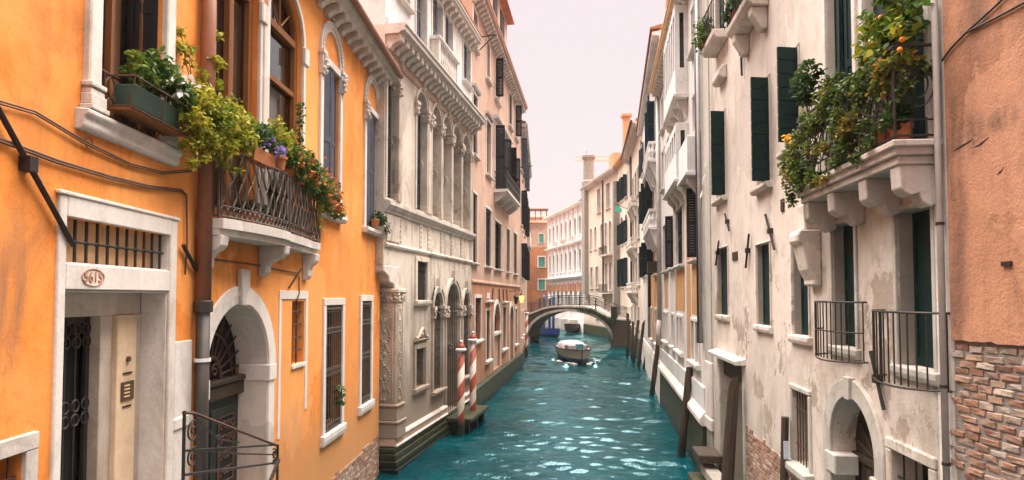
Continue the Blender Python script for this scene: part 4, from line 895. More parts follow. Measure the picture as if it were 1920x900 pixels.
m = MB(); m.tube([(6.35, 0, 12.0), (6.35, .7, 12.0), (12.55, .7, 12.0), (12.55, 0, 12.0)], .025, 5); m.tube([(6.35, 0, 11.12), (6.35, .7, 11.12), (12.55, .7, 11.12), (12.55, 0, 11.12)], .02, 5)
ogee_bars(m, lambda t: (6.35+6.2*t, .7), .01, .99, 11.12, 12.0, .3, 6.2, .014, 8); ogee_bars(m, lambda t: (6.35, .7*t), .05, .95, 11.12, 12.0, .2, .7, .014, 8); m.build('railing', 'iron', TB, bl, kind='stuff')
for a, b, z0, z1 in ((.75, 2.3, 3.15, 5.1), (3.8, 4.9, 1.95, 4.45), (9.6, 11.0, 2.05, 4.5), (15.6, 16.6, 1.9, 4.3)): window(TB, tb, a, b, z0, z1, fr=.17, fo=.05, frm='istria', sill=.16, rev=.3, sash=(1, 2), grille=(5, 4) if a < 4 else None)
MB().prism_s([(0, 4.85), (.25, 4.9), (.25, 4.97), (0, 5.0)], 3.6, 5.2).build('hood', 'istria', TB, tb); MB().box(3.9, 4.8, 0, .05, 5.08, 5.36).build('stone_plaque', 'istria', TB, tb, bevel=.01); MB().prism_s([(0, 4.75), (.25, 4.8), (.25, 4.87), (0, 4.9)], 9.4, 11.2).build('hood', 'istria', TB, tb)
window(TB, tb, 6.3, 8.6, 1.2, 4.75, arch=True, fr=.25, fo=.05, frm='istria', sill=0, rev=.25, pane='dark_wood', sash=None, name='bricked_arch', label='blocked round arch'); MB().box(6.3, 8.6, -.21, -.1, 1.2, 3.05).build('arch_infill', 'terra_pale', TB, tb); MB().prism_s([(-.2, 3.05), (.1, 3.05), (.1, 3.2), (-.2, 3.2)], 6.2, 8.7).build('arch_sill', 'istria', TB, tb)
window(TB, tb, 12.8, 14.7, 1.0, 4.55, arch=True, fr=.3, fo=.05, frm='istria', sill=0, rev=.3, pane='greycream', sash=None, name='blocked_door', label='whitewashed round arched door')
for s, ln, l in ((5.6, .9, -1), (8.0, .8, 1), (9.7, .8, 1), (11.2, .9, 1)): MB().tube([(s-l*.15, .06, 5.6), (s+l*.15, .06, 5.6-ln)], .035, 5).build('iron_tie', 'iron', TB, tb)
MB().prism_s([(0, 5.8), (.06, 5.82), (.06, 5.9), (0, 5.95)], 0, 18.7).build('string_course', 'terra_pale', TB, tb)
MB().prism_s([(0, -1.5), (.2, -1.5), (.16, 1.0), (0, 1.12)], 0, 18.75).build('foundation', 'mossy', TB, tb)  # mossy foot, carried higher to paint in the dark shadow along the base
m = MB(); m.tube([(1.4, 0, 17.4), (1.4, .9, 17.5)], .03, 5); m.tube([(1.4, 0, 16.7), (1.4, .8, 17.48)], .03, 5); m.build('iron_bracket', 'iron', TB, tb)
m = MB(); m.tube([(15.3, 0, 5.6), (15.3, .5, 5.6), (15.3, .5, 5.35)], .025, 5); lan = m.build('wall_lantern', 'iron', TB, tb, label='wall lantern with an amber lamp')
MB().lathe((15.3, .5), [(.1, 4.75), (.19, 5.2), (.19, 5.22)], 8).build('lamp_glass', 'lamp_glow', TB, lan); MB().lathe((15.3, .5), [(.22, 5.22), (.05, 5.38), (.02, 5.42)], 8).build('lamp_cap', 'iron', TB, lan)
m = MB(); m.tube([(12.6, 0, 5.5), (12.6, .45, 5.5), (12.6, .45, 5.3)], .025, 5); lan = m.build('wall_lantern', 'iron', TB, tb); MB().lathe((12.6, .45), [(.08, 4.7), (.16, 5.1), (.19, 5.15), (.04, 5.3)], 8).build('lamp_body', 'iron', TB, lan)
eave(TB, tb, 0, 18.75, 18.95, .55, .5, .34, 'terra_pale', cmat='stone', w=.24)
wall(TB, tb, 'terra', 0, 18.75, -1.6, 5.85, 8, label='worn brick red ground floor'); wall(TB, tb, 'terra_pale', 0, 18.75, 5.85, 19.1, 8)
roof(TB, tb, 0, 18.75, 19.2, 8, 1.2)
at_ = MB(); at_.box(5.5, 12.0, -6, -.05, 19.2, 22.6); att = at_.build('attic_storey', 'terra_pale', TB, tb)
for a, b in ((6.3, 7.5), (9.0, 10.3)): MB().box(a, b, -.05, .02, 20.7, 22.2).build('attic_shutter', 'shutter_dark', TB, att, bevel=.01)
MB().prism_s([(.4, 22.6), (.4, 22.7), (-3, 23.4), (-6.3, 22.7), (-6.3, 22.6)], 5.3, 12.2).build('attic_roof', 'roof_tile', TB, att)
m = MB(); m.box(15.2, 16.4, -1.5, -.5, 19.2, 21.6); ch = m.build('chimney', 'terra', TB, tb); MB().box(15.0, 16.6, -1.7, -.3, 21.6, 21.85).build('chimney_cap', 'chimney_stone', TB, ch)

# ================================================================ LAST HOUSE ON THE LEFT BEFORE THE BRIDGE
l4 = empty('grey_terracotta_house', L4, (0, 0, 0), 'narrow shadowed terracotta house on the left just before the bridge', 'house', 'houses along the canal')
for a, b, z0, z1 in ((1.2, 2.6, 14.8, 17.2), (5, 6.6, 14.8, 17.2), (10, 11.6, 14.8, 17.2), (1.2, 2.6, 10.6, 13.2), (5, 6.6, 10.6, 13.2), (10, 11.6, 10.6, 13.2), (1.2, 2.6, 6.6, 9.2), (5, 6.6, 6.6, 9.2), (10, 11.6, 6.6, 9.2), (2, 3, 2, 4), (6, 7, 2, 4)):
    window(L4, l4, a, b, z0, z1, shut=(('l', 95), ('r', 100)) if z0 > 6 else (), shm='shutter_slate' if z0 > 14 else 'shutter_dark', style='louvre', rev=.2, frm='istria', sash=(2, 2))
q = MB().prism_s([(0, 9.0), (.7, 9.1), (.7, 9.25), (0, 9.25)], 3, 8).build('balcony', 'istria', L4, l4); MB().box(3, 8, .62, .68, 9.25, 10.2).build('parapet', 'istria', L4, q)
MB().tube([(.4, 0, 14.8), (.4, .9, 14.9)], .04, 5).build('iron_bracket', 'iron', L4, l4)
eave(L4, l4, 0, 21, 17.8, .5, .7, .3, 'stone', w=.25); wall(L4, l4, 'terra_pale', 0, 21, -1.6, 18, 8); roof(L4, l4, 0, 21, 18.05, 8)
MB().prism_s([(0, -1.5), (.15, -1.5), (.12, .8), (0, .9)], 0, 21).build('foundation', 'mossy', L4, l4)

# ================================================================ BROWN HOUSE WITH BARE BRICK (right, nearest)
br = empty('brown_house', BR, (0, 0, 0), 'brown plastered wall with bare brick below, at the right edge', 'house', 'houses along the canal')
wall(BR, br, 'brick_mortar', -1.0, 3.75, -1.6, 13.2, 7, label='mortar bed behind the bricks')
rr = random.Random(4); pts = [(-1.0, 13.2)]+[(-1.0+4.745*i/60, 4.78+rr.uniform(-.012, .012)+.02*noise.noise(Vector((i*.2, 3, 0)))) for i in range(61)]+[(3.745, 13.2)]
MB().prism_o(pts, .002, .038).build('plaster_coat', 'brownwall', BR, br, bevel=.004, label='brown plaster coat ending in a ragged edge')
variants = []
for k in range(10):
    m = MB(); w_, h_, d_ = .205*rr.uniform(.72, 1.08), .064, .022; g = .006; j = lambda: rr.uniform(-.009, .009)
    m.add([(0+j(), -.02, 0+j()), (w_+j(), -.02, 0+j()), (w_+j(), -.02, h_+j()), (0+j(), -.02, h_+j()), (g+j(), d_*.5+j(), g), (w_-g+j(), d_*.5+j(), g), (w_-g, d_*.5+j(), h_-g+j()), (g, d_*.5+j(), h_-g+j()), (w_/2, d_*.53, h_/2)],
          [(4, 5, 8), (5, 6, 8), (6, 7, 8), (7, 4, 8), (0, 1, 5, 4), (1, 2, 6, 5), (2, 3, 7, 6), (3, 0, 4, 7)])
    variants.append((w_, m.mesh('brick', BR, (0, 0, 0), 'brick', fixn=False)))
z = 2.55; row = 0
while z < 4.70:
    s = 2.35-.11*(row % 2)
    while s < 3.66:
        w_, me = rr.choice(variants)
        inst(me, 'brick', BR, (s, rr.uniform(-.002, .009), z+rr.uniform(-.006, .006)+.012*math.sin(s*2.2+row*.35)), br, Matrix.Rotation(rr.gauss(0, .03), 4, 'Y') @ Matrix.Diagonal((rr.uniform(.8, 1.0), 1, rr.uniform(.82, 1.1), 1)))
        s += w_+.014
    z += .0765; row += 1
brick_sheet(BR, br, -.98, 2.3, 1.2, lambda s: 4.72, .225, .0815, 21, o=.012)
for pts in (((3.745, 7.52), (3.62, 7.60), (3.4, 7.68), (3.1, 7.76), (2.8, 7.86), (2.2, 8.0), (1, 8.1)), ((3.42, 7.67), (3.1, 7.66), (2.8, 7.66), (1.5, 7.62))):
    MB().tube([(s, .055, z) for s, z in pts], .011, 6).build('cable', 'cable_dark', BR, br, smooth=True)
for c, l in (((3.52, 6.63), .2), ((3.3, 6.60), .14), ((3.1, 6.30), .06)):
    m = MB(); q = [(c[0]+l*(i/8-.5)*1.2, c[1]+.05*(.5-i/8)+rr.uniform(-.006, .006)) for i in range(9)]
    m.prism_o(q+[(s, z-.006-.014*math.sin(PI*i/8)) for i, (s, z) in reversed(list(enumerate(q)))], .03, .0395); m.build('crack', 'dark_gap', BR, br)
MB().box(3.0, 3.1, .03, .06, 5.46, 5.50).build('iron_tie', 'iron', BR, br)
roof(BR, br, -1, 3.74, 13.2)

# ================================================================ CREAM HOUSE (right)
cr = empty('cream_house', CR, (0, 0, 0), 'peeling cream house with green shutters and a plant covered stone balcony', 'house', 'houses along the canal')
def deep(F, w, s0, s1, z0, z1, rev, mat='shutter_green', two=True):
    for k in range(2 if two else 1):
        m = MB(); hw = (s1-s0)/(2 if two else 1)
        leaf_panel(m, s0+k*hw+.003, -rev+.10, hw-.006, z0+.01, z1-.01, 1, 0, 'panel'); m.build('shutter', mat, F, w)
for a, b, z0, z1, rv in ((.32, 1.05, 4.42, 6.15, .26), (2.16, 2.9, 4.5, 6.2, .245), (3.85, 4.62, 4.55, 6.2, .225), (5.85, 6.77, 4.62, 6.22, .205), (9.23, 10.4, 4.72, 6.4, .19)):
    q = window(CR, cr, a, b, z0, z1, fr=.07 if a < 3 else .035, fo=.03, frm='cream' if a > 3 else 'greycream', sill=.13, sillo=.05, rev=rv, sash=None, name='shuttered_window', label='deep set window with closed dark green shutters'); deep(CR, q, a, b, z0, z1, rv, two=a > 1)
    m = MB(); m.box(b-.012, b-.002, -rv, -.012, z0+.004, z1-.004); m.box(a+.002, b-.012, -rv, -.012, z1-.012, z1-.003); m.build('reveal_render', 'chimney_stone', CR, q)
for s0, s1, z0, z1, ss in ((-.02, 1.42, 4.27, 5.03, 0), (1.82, 3.22, 4.36, 5.12, 1)):      # bowed iron guards
    m = MB(); n = 13; P = lambda t: (s0+.04+(s1-s0-.08)*t, .05+.26*math.sin(PI*t)**.45)
    for z, r_ in ((z1, .014), (z0, .012)): m.tube([(*P(t), z-.03*math.sin(PI*t)*(z == z0)) for t in np.linspace(0, 1, 18)], r_, 6)
    if ss: m.tube([(*P(t), (z0+z1)/2-.01) for t in np.linspace(0, 1, 18)], .011, 6)
    for i in range(n+1): t = i/n; m.tube([(*P(t), z0), (*P(t), z1)], .009, 5)
    for t in (0, 1):
        for z in (z0, z1): m.tube([(*P(t), z), (P(t)[0], -.02, z)], .012, 5)
    m.build('window_guard', 'iron', CR, cr, label='bowed black iron bar guard', kind='stuff')
# arched door, barred windows, water door
q = window(CR, cr, 1.66, 3.02, 1.2, 3.84, arch=True, fr=.26, fo=.05, frm='greycream', sill=0, rev=.36, pane=None, sash=None, name='arched_doorway', label='round arched stone doorway with dark wooden door', bev=.015)
MB().disc(2.34, 3.16, .68, -.31, 1.2).build('door_leaf', 'dark_wood', CR, q, fixn=False)
m = MB(); [m.box(1.66+i*.17, 1.815+i*.17, -.31, -.285, 1.2, 2.9) for i in range(8)]; m.build('door_boards', 'dark_wood', CR, q); MB().box(1.66, 3.02, -.31, -.25, 2.9, 3.0).build('door_rail', 'dark_wood', CR, q, bevel=.01)
m = MB(); [m.tube([(2.34, -.28, 3.02), (2.34+.62*math.cos(a), -.28, 3.05+.68*math.sin(a))], .018, 5) for a in np.linspace(.2, PI-.2, 7)]; m.build('fan_bars', 'dark_wood', CR, q)
for s in (1.50, 2.92): MB().box(s-.14, s+.24, -.25, .075, 2.70, 2.98).build('impost', 'greycream', CR, q, bevel=.015)
MB().prism_o([(2.27, 3.82), (2.41, 3.82), (2.44, 4.12), (2.24, 4.12)], 0, .085).build('keystone', 'greycream', CR, q, bevel=.01)
window(CR, cr, .47, 1.26, 2.2, 3.42, fr=.13, fo=.035, frm='cream', sill=.12, rev=.4, sash=(1, 2), grille=(3, 2), name='barred_window', bev=.015)
window(CR, cr, 3.95, 4.72, 2.42, 3.62, fr=.1, fo=.035, frm='greycream', sill=.2, rev=.35, sash=None, grille=(6, 2), gm='rust_iron', name='barred_window', bev=.02, label='barred ground window with rough stone frame')
opening(CR, 8.0, 10.25, .3, 3.68, rev=.7); m = MB(); m.prism_s([(-.02, 3.68), (.22, 3.68), (.24, 3.78), (-.02, 3.84)], 7.75, 10.6); wd = m.build('water_door', 'istria', CR, cr, bevel=.015, label='old water door under a stone ledge')
MB().box(8.0, 10.25, -.62, -.08, 3.2, 3.68).build('lintel', 'dark_wood', CR, wd, bevel=.02); MB().box(8.0, 10.25, -.68, -.6, .3, 3.2).build('door_leaf', 'greycream', CR, wd); MB().box(8.9, 9.9, -.6, -.54, .9, 2.9).build('door_panel', 'dark_wood', CR, wd, bevel=.02)
MB().box(7.78, 7.995, -.3, .03, .3, 3.68).build('jamb', 'greycream', CR, wd, bevel=.02); MB().box(10.255, 10.45, -.3, .03, .3, 3.68).build('jamb', 'greycream', CR, wd, bevel=.02)
# balcony
bs = MB(); bs.prism_z([(.1, -.02), (.1, .45), (3.0, .45), (3.0, -.02)], 6.62, 6.72); bs.prism_z([(.06, -.02), (.06, .49), (3.04, .49), (3.04, -.02)], 6.70, 6.77); bs.prism_z([(.14, -.02), (.14, .41), (2.96, .41), (2.96, -.02)], 6.53, 6.62)
bc = bs.build('balcony', 'stone', CR, cr, bevel=.012, label='stone balcony on scrolled brackets, overgrown with climbers')
for s in (.26, 1.02, 1.95, 2.84): MB().prism_s([(0, 6.14), (.10, 6.10), (.17, 6.16), (.2, 6.24), (.28, 6.22), (.34, 6.25), (.38, 6.30), (.39, 6.53), (0, 6.53)], s-.1, s+.1).build('bracket', 'stone', CR, bc, bevel=.01)
m = MB(); P = lambda t: (.12+2.86*t, .43)
for z, r_ in ((7.74, .02), (6.82, .014), (6.98, .01)): m.tube([(.12, 0, z), (.12, .43, z), (2.98, .43, z), (2.98, 0, z)], r_, 5)
ogee_bars(m, P, .02, .98, 6.98, 7.72, .2, 2.86, .010)
for i in range(15): s = .14+i*.2; m.tube([(s, .43, 6.77), (s, .43, 7.74 if i % 4 == 0 else 6.98)], .014 if i % 4 == 0 else .009, 5)
for o_, r_ in ((.215, .16), (.215, .10)): m.tube([(.12, o_+r_*math.cos(a), 7.35+r_*1.5*math.sin(a)) for a in np.linspace(0, 2*PI, 20)], .010, 5, cap=False)
for o_ in (.14, .28): m.tube([(.12, o_, 6.77), (.12, o_, 7.0)], .01, 5)
m.build('railing', 'iron', CR, bc, kind='stuff')
for a, b in ((2.06, 2.95), (.34, 1.74)):
    q = window(CR, cr, a, b, 6.8, 9.95, fr=.1, fo=.04, frm='istria', sill=0, rev=.3, sash=(2, 3), name='balcony_door', label='tall balcony door with green shutters'); hw = (b-a)/2
    for sh, dr_, an in ((a, 1, 8), (b, -1, 14)):
        m = MB(); leaf_panel(m, sh, -.1, hw-.02, 6.85, 9.93, dr_, an, 'panel'); m.build('shutter', 'shutter_green', CR, q)
# upper shuttered windows
for a, b, z0, z1 in ((5.75, 6.6, 7.35, 9.35), (9.35, 10.35, 7.65, 9.75), (4.15, 4.85, 7.7, 9.3)):
    q = window(CR, cr, a, b, z0, z1, fr=.06, fo=.025, frm='cream', sill=.12, rev=.28, sash=(2, 2), name='shuttered_window', label='window with green board shutters swung open')
    for sh, dr_, an in ((a, 1, 104), (b, -1, 8)):
        m = MB(); leaf_panel(m, sh, .03 if an > 90 else -.08, .33 if an > 90 else (b-a)/2, z0+.01, z1-.01, dr_, an, 'board'); m.build('shutter', 'shutter_green', CR, q)
# flue corbel, small balconies above, vents, iron ties
MB().prism_s([(0, 6.2), (.3, 6.2), (.34, 6.12), (.34, 6.02), (.28, 5.98), (.2, 5.6), (.12, 5.44), (.12, 5.36), (0, 5.34)], 3.32, 3.75).build('flue_corbel', 'cream', CR, cr, bevel=.02); MB().box(3.36, 3.71, 0, .22, 6.2, 6.6).build('flue', 'cream', CR, cr, bevel=.02)
b1 = MB().prism_s([(0, 10.72), (.3, 10.74), (.4, 10.85), (.42, 10.95), (0, 10.95)], 5.7, 7.4).build('balconet', 'stone', CR, cr, bevel=.02, label='small stone balconet at the top of the cream house')
m = MB(); [m.tube([(5.75+i*.16, .38, 10.95), (5.75+i*.16, .38, 11.75)], .012, 5) for i in range(11)]; m.tube([(5.75, 0, 11.75), (5.75, .38, 11.75), (7.35, .38, 11.75), (7.35, 0, 11.75)], .016, 5); m.build('railing', 'iron', CR, b1)
for s in (5.9, 7.2): MB().prism_s([(0, 10.3), (.12, 10.3), (.3, 10.6), (.32, 10.73), (0, 10.73)], s-.12, s+.12).build('bracket', 'stone', CR, b1, bevel=.02)
b2 = MB().prism_s([(0, 11.4), (.3, 11.42), (.36, 11.5), (.38, 11.62), (0, 11.62)], 8.9, 10.3).build('balconet', 'stone', CR, cr, bevel=.02); MB().prism_s([(0, 10.5), (.14, 10.5), (.2, 10.58), (.2, 10.7), (.1, 10.82), (0, 10.85)], 9.1, 9.9).build('bracket', 'stone', CR, b2, bevel=.02)
m = MB(); [m.tube([(8.95+i*.17, .34, 11.62), (8.95+i*.17, .34, 12.4)], .012, 5) for i in range(8)]; m.tube([(8.95, 0, 12.4), (8.95, .34, 12.4), (10.2, .34, 12.4)], .016, 5); m.build('railing', 'iron', CR, b2)
for a, b, z0, z1 in ((6.0, 7.0, 10.97, 13.0), (9.1, 10.1, 11.64, 13.6), (2.1, 3.1, 11.2, 13.2)): window(CR, cr, a, b, z0, z1, fr=.08, frm='cream', rev=.25, shut=(('l', 5), ('r', 5)), shm='shutter_green', style='panel')
for a, b, z0, z1 in ((8.3, 8.75, 6.02, 6.22), (4.98, 5.15, 6.7, 6.92), (3.86, 4.0, 6.22, 6.42)): MB().box(a, b, -.02, .025, z0, z1).build('vent', 'iron', CR, cr, bevel=.008)
for p, q in (((9.3, 7.2), (8.9, 6.75)), ((7.15, 6.5), (7.45, 5.8)), ((5.97, 6.76), (5.45, 6.05)), ((1.67, 4.52), (1.36, 3.86)), ((7.6, 11.0), (7.55, 10.0)), ((10.0, 6.6), (10.4, 6.0))):
    m = MB(); m.tube([(p[0], .05, p[1]), (q[0], .05, q[1])], .024, 6); m.box((p[0]+q[0])/2-.05, (p[0]+q[0])/2+.05, .0, .09, (p[1]+q[1])/2-.04, (p[1]+q[1])/2+.06); m.build('iron_tie', 'iron', CR, cr)
MB().prism_s([(-.02, -1.5), (.02, -1.5), (.018, 16), (-.02, 16)], .012, .26).build('corner_strip', 'istria', CR, cr, label='pale corner strip with grey drainpipe')
MB().tube([(.045, .075, 2), (.045, .075, 12.9)], .032, 10).build('drainpipe', 'pipe_grey', CR, cr, smooth=True)
for z in (4.3, 3.55, 5.9): MB().tube([(.045, .075, z), (.045, .075, z+.03)], .04, 10).build('pipe_clamp', 'iron', CR, cr)
MB().box(11.15, 11.9, -.02, .03, -1.5, 15.9).build('corner_strip', 'greycream', CR, cr); MB().box(11.1, 11.95, -.02, .06, 1.9, 3.4).build('corner_stone', 'istria', CR, cr, bevel=.03); MB().box(11.05, 12.0, -.02, .10, 1.55, 1.9).build('corner_stone', 'istria', CR, cr, bevel=.04)
brick_sheet(CR, cr, 4.85, 7.77, .4, lambda s: 2.40+.04*noise.noise(Vector((s*2, 1, 0))), .24, .072, 9, o=.012)
brick_sheet(CR, cr, 3.1, 4.85, .6, lambda s: 2.2-.5*(4.85-s), .24, .072, 11, o=.012)
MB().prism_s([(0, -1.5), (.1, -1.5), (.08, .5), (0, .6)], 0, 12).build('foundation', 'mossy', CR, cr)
wall(CR, cr, 'cream', 0, 11.98, -1.6, 16, 7); eave(CR, cr, 0, 12, 15.8, .5, .6, .3, 'stone', w=.2); roof(CR, cr, 0, 12, 16.1)

# ================================================================ PALE HOUSE WITH OCHRE PANELS (right)
pk = empty('pale_ochre_house', PK, (0, 0, 0), 'pale grey house with ochre panels, white bays and a white stone plinth', 'house', 'houses along the canal')
K = dict(frm='istria', rev=.22, fo=.05)
for a, b in ((.85, 2.4), (4.6, 6.8), (7.6, 9.2), (10.0, 12.2)):
    q = window(PK, pk, a, b, 6.34, 8.45, fr=.12, sash=(2, 3), shut=(('l', 84), ('r', 4)) if b-a < 2 else (('l', 4), ('r', 4)), shm='shutter_dark', lmax=.3, style='louvre', name='shuttered_window', **K)
for a, b, n in ((.9, 2.75, 2), (4.95, 6.9, 2), (7.8, 8.8, 1), (10.3, 12.4, 2)):
    for k in range(n): w_ = (b-a)/n; window(PK, pk, a+k*w_+.12, a+(k+1)*w_-.12, 3.15, 4.4, fr=.11, sill=.16, sash=(1, 2), name='ground_window', **K)
for a, b, z0, z1 in ((.6, 1.7, 10.1, 11.4), (8.8, 9.8, 10.2, 12.0), (11.4, 12.4, 10.2, 12.0), (.6, 1.8, 12.8, 14.2), (8.8, 9.8, 13.0, 14.6), (11.4, 12.4, 13.0, 14.6)): window(PK, pk, a, b, z0, z1, fr=.16, sash=(2, 2), pane='glass_pale', sashm='white_paint', **K)
for zb, zt in ((8.75, 11.0), (11.6, 15.0)):         # projecting white bays
    m = MB(); s0, s1 = 3.0, 7.0; o = .42
    m.box(s0, s1, 0, o, zb+.35, zb+1.25); m.box(s0, s1, 0, o, zt-.25, zt)
    n = 6
    for i in range(n+1): s = s0+.08+(s1-s0-.16)*i/n; m.box(s-.08, s+.08, o-.16, o, zb+1.25, zt-.25)
    for s in (s0, s1-.1): m.box(s, s+.1, 0, .12, zb+1.25, zt-.25)
    bay = m.build('bay', 'palewhite', PK, pk, bevel=.01, label='projecting white timber bay with tall windows')
    MB().prism_s([(0, zb+.22), (o*.9, zb+.22), (o+.08, zb+.28), (o+.08, zb+.36), (0, zb+.36)], s0-.1, s1+.1).build('bay_base', 'istria', PK, bay, bevel=.01)
    for i in range(4): s = s0+.3+i*1.13; MB().prism_s([(0, zb-.35), (.1, zb-.35), (.16, zb-.1), (o*.8, zb+.05), (o*.85, zb+.22), (0, zb+.22)], s-.1, s+.1).build('bracket', 'istria', PK, bay, bevel=.01)
    MB().box(s0+.12, s1-.12, o-.12, o-.10, zb+1.25, zt-.25).build('pane', 'glass_dark', PK, bay); MB().add([(s0+.05, .12, zb+1.25), (s0+.05, o-.16, zb+1.25), (s0+.05, o-.16, zt-.25), (s0+.05, .12, zt-.25)], [(0, 1, 2, 3)]).build('pane', 'glass_dark', PK, bay, fixn=False)
b3 = MB(); b3.box(.35, 2.4, 0, .4, 8.85, 9.9); b3.prism_s([(0, 8.7), (.46, 8.74), (.46, 8.85), (0, 8.85)], .3, 2.45); b3 = b3.build('parapet_balcony', 'palewhite', PK, pk, bevel=.015)
for s in (.7, 2.1): MB().prism_s([(0, 8.25), (.1, 8.25), (.35, 8.55), (.38, 8.72), (0, 8.72)], s-.1, s+.1).build('bracket', 'istria', PK, b3, bevel=.01)
for a, b, z0, z1 in ((.72, 2.6, 4.62, 6.2), (4.4, 6.95, 4.65, 6.2), (2.9, 3.9, 3.1, 8.3), (7.0, 7.35, 4.6, 8.4), (4.4, 7.0, 8.58, 8.72), (10.4, 12.0, 4.65, 6.2)): MB().box(a, b, 0, .006, z0, z1).build('plaster_panel', 'ochre', PK, pk)
MB().prism_s([(0, 1.95), (.04, 1.95), (.06, 2.6), (0, 2.62)], 0, 13.6).build('dado', 'palewhite', PK, pk)
MB().prism_s([(0, 1.55), (.14, 1.55), (.2, 1.62), (.2, 1.76), (.06, 1.95), (0, 1.95)], -.15, 13.64).build('plinth', 'istria', PK, pk, bevel=.012)
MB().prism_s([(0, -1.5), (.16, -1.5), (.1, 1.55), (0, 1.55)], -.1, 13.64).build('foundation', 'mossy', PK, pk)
MB().tube([(.32, .1, 4.0), (.32, .1, 15.2)], .07, 10).build('drainpipe', 'shutter_slate', PK, pk, smooth=True); MB().tube([(.32, .1, 3.85), (.32, .1, 4.3)], .09, 10).build('pipe_foot', 'pipe_black', PK, pk); MB().tube([(.08, .1, 3.9), (.08, .1, 15.2)], .05, 8).build('drainpipe', 'pipe_grey', PK, pk, smooth=True)
MB().tube([(13.4, .12, 4.0), (13.4, .12, 15.2)], .1, 10).build('drainpipe', 'pipe_grey', PK, pk, smooth=True); MB().tube([(13.4, .12, 4.0), (13.35, .2, 3.4), (13.3, .14, 2.8)], .13, 10).build('pipe_foot', 'pipe_grey', PK, pk, smooth=True)
eave(PK, pk, 0, 13.64, 15.35, .5, .45, .3, 'gold', cmat='stone', w=.2); wall(PK, pk, 'pinkgrey', 0, 13.64, -1.6, 15.5, 8); roof(PK, pk, 0, 13.64, 15.6, 8)

# ================================================================ FURTHER HOUSES ON THE RIGHT
h3 = empty('grey_white_house', R3, (0, 0, 0), 'tall grey white house with two stone balconies and dark blue shutters', 'house', 'houses along the canal')
def balcony(F, house, s0, s1, z, o=.5, h=.95, mat='palewhite', k=6):
    b = MB().prism_s([(0, z), (o-.05, z), (o+.05, z+.08), (o+.05, z+.18), (0, z+.18)], s0, s1).build('balcony', mat, F, house, bevel=.02)
    for i in range(k): s = s0+.3+(s1-s0-.6)*i/(k-1); MB().prism_s([(0, z-.9), (.15, z-.85), (.3, z-.45), (o*.7, z-.35), (o-.05, z-.1), (o-.05, z), (0, z)], s-.14, s+.14).build('bracket', mat, F, b)
    m = MB(); m.box(s0, s1, o-.12, o+.02, z+h, z+h+.14); m.box(s0, s0+.14, 0, o-.12, z+h, z+h+.14); n = int((s1-s0)/.28)
    for i in range(n): s = s0+(s1-s0)*(i+.5)/n; m.lathe((s, o-.05), [(.07, z+.18), (.04, z+.3), (.1, z+.55), (.05, z+.85), (.08, z+h)], 6)
    for i in range(2): m.lathe((s0+.07, .12+i*.2), [(.07, z+.18), (.04, z+.3), (.1, z+.55), (.05, z+.85), (.08, z+h)], 6)
    m.build('balustrade', mat, F, b, kind='stuff'); return b
balcony(R3, h3, 1.0, 7.6, 12.1); balcony(R3, h3, 1.0, 7.4, 8.6)
K = dict(frm='istria', rev=.25, fo=.06, style='louvre')
for a, b, z0, z1, sh, mt in ((1.6, 3.0, 13.3, 15.9, 1, 'shutter_blue'), (3.8, 5.2, 13.3, 15.9, 1, 'shutter_blue'), (6.0, 7.3, 13.3, 15.9, 1, 'shutter_blue'), (1.6, 3.0, 9.8, 11.7, 0, 'shutter_blue'), (3.8, 5.2, 9.8, 11.9, 1, 'shutter_dark'), (6.0, 7.3, 9.8, 11.9, 1, 'shutter_dark'),
       (9.6, 11.2, 6.6, 8.8, 1, 'shutter_green'), (9.6, 11.2, 10.4, 12.8, 1, 'shutter_green'), (13, 14.6, 6.6, 8.8, 1, 'shutter_dark'), (13, 14.6, 10.4, 12.8, 1, 'shutter_blue'), (16.5, 18.2, 6.6, 8.8, 1, 'shutter_dark'), (16.5, 18.2, 10.4, 12.8, 0, 'shutter_blue'), (16.5, 18.2, 14.5, 16.8, 1, 'shutter_blue'), (12, 13.6, 14.5, 16.8, 0, 'shutter_blue'), (3, 4.4, 2.6, 4.4, 0, 'shutter_dark'), (7, 8.4, 2.6, 4.4, 0, 'shutter_dark'), (3.2, 5.0, 6.4, 7.9, 1, 'shutter_dark')):
    window(R3, h3, a, b, z0, z1, fr=.16, shm=mt, shut=(('l', 4), ('r', 100)) if sh and int(a) % 2 else (('l', 168), ('r', 168)) if sh else (), **K)
MB().box(.3, 9.3, 0, .008, 2.6, 8.0).build('plaster_panel', 'ochre', R3, h3)
MB().box(1.2, 1.6, 0, .6, 6.4, 7.0).build('window_box', 'iron', R3, h3); MB().tube([(9.4, .1, 2.5), (9.4, .1, 9.5)], .09, 8).build('drainpipe', 'pipe_grey', R3, h3, smooth=True); MB().tube([(8.9, .1, 4.5), (8.9, .1, 18)], .09, 8).build('drainpipe', 'pipe_black', R3, h3, smooth=True)
MB().prism_s([(0, -1.5), (.16, -1.5), (.12, 1.5), (.06, 1.9), (0, 1.9)], 0, 20.5).build('foundation', 'istria', R3, h3)
MB().prism_s([(0, 18.3), (.35, 18.35), (.35, 18.5), (0, 18.55)], 0, 20.5).build('cornice', 'palewhite', R3, h3); wall(R3, h3, 'pinkgrey', 0, 20.5, -1.6, 18.6, 9); roof(R3, h3, 0, 20.5, 18.65, 9, 1.2)
m = MB(); m.box(2.0, 3.2, -2.0, -.9, 18.6, 21.2); c_ = m.build('chimney', 'palewhite', R3, h3); m = MB(); m.box(1.7, 3.5, -2.3, -.6, 21.2, 21.5); [m.box(1.75+i*.36, 1.95+i*.36, -.75, -.62, 21.5, 21.8) for i in range(5)]; m.build('chimney_cap', 'chimney_warm', R3, c_)

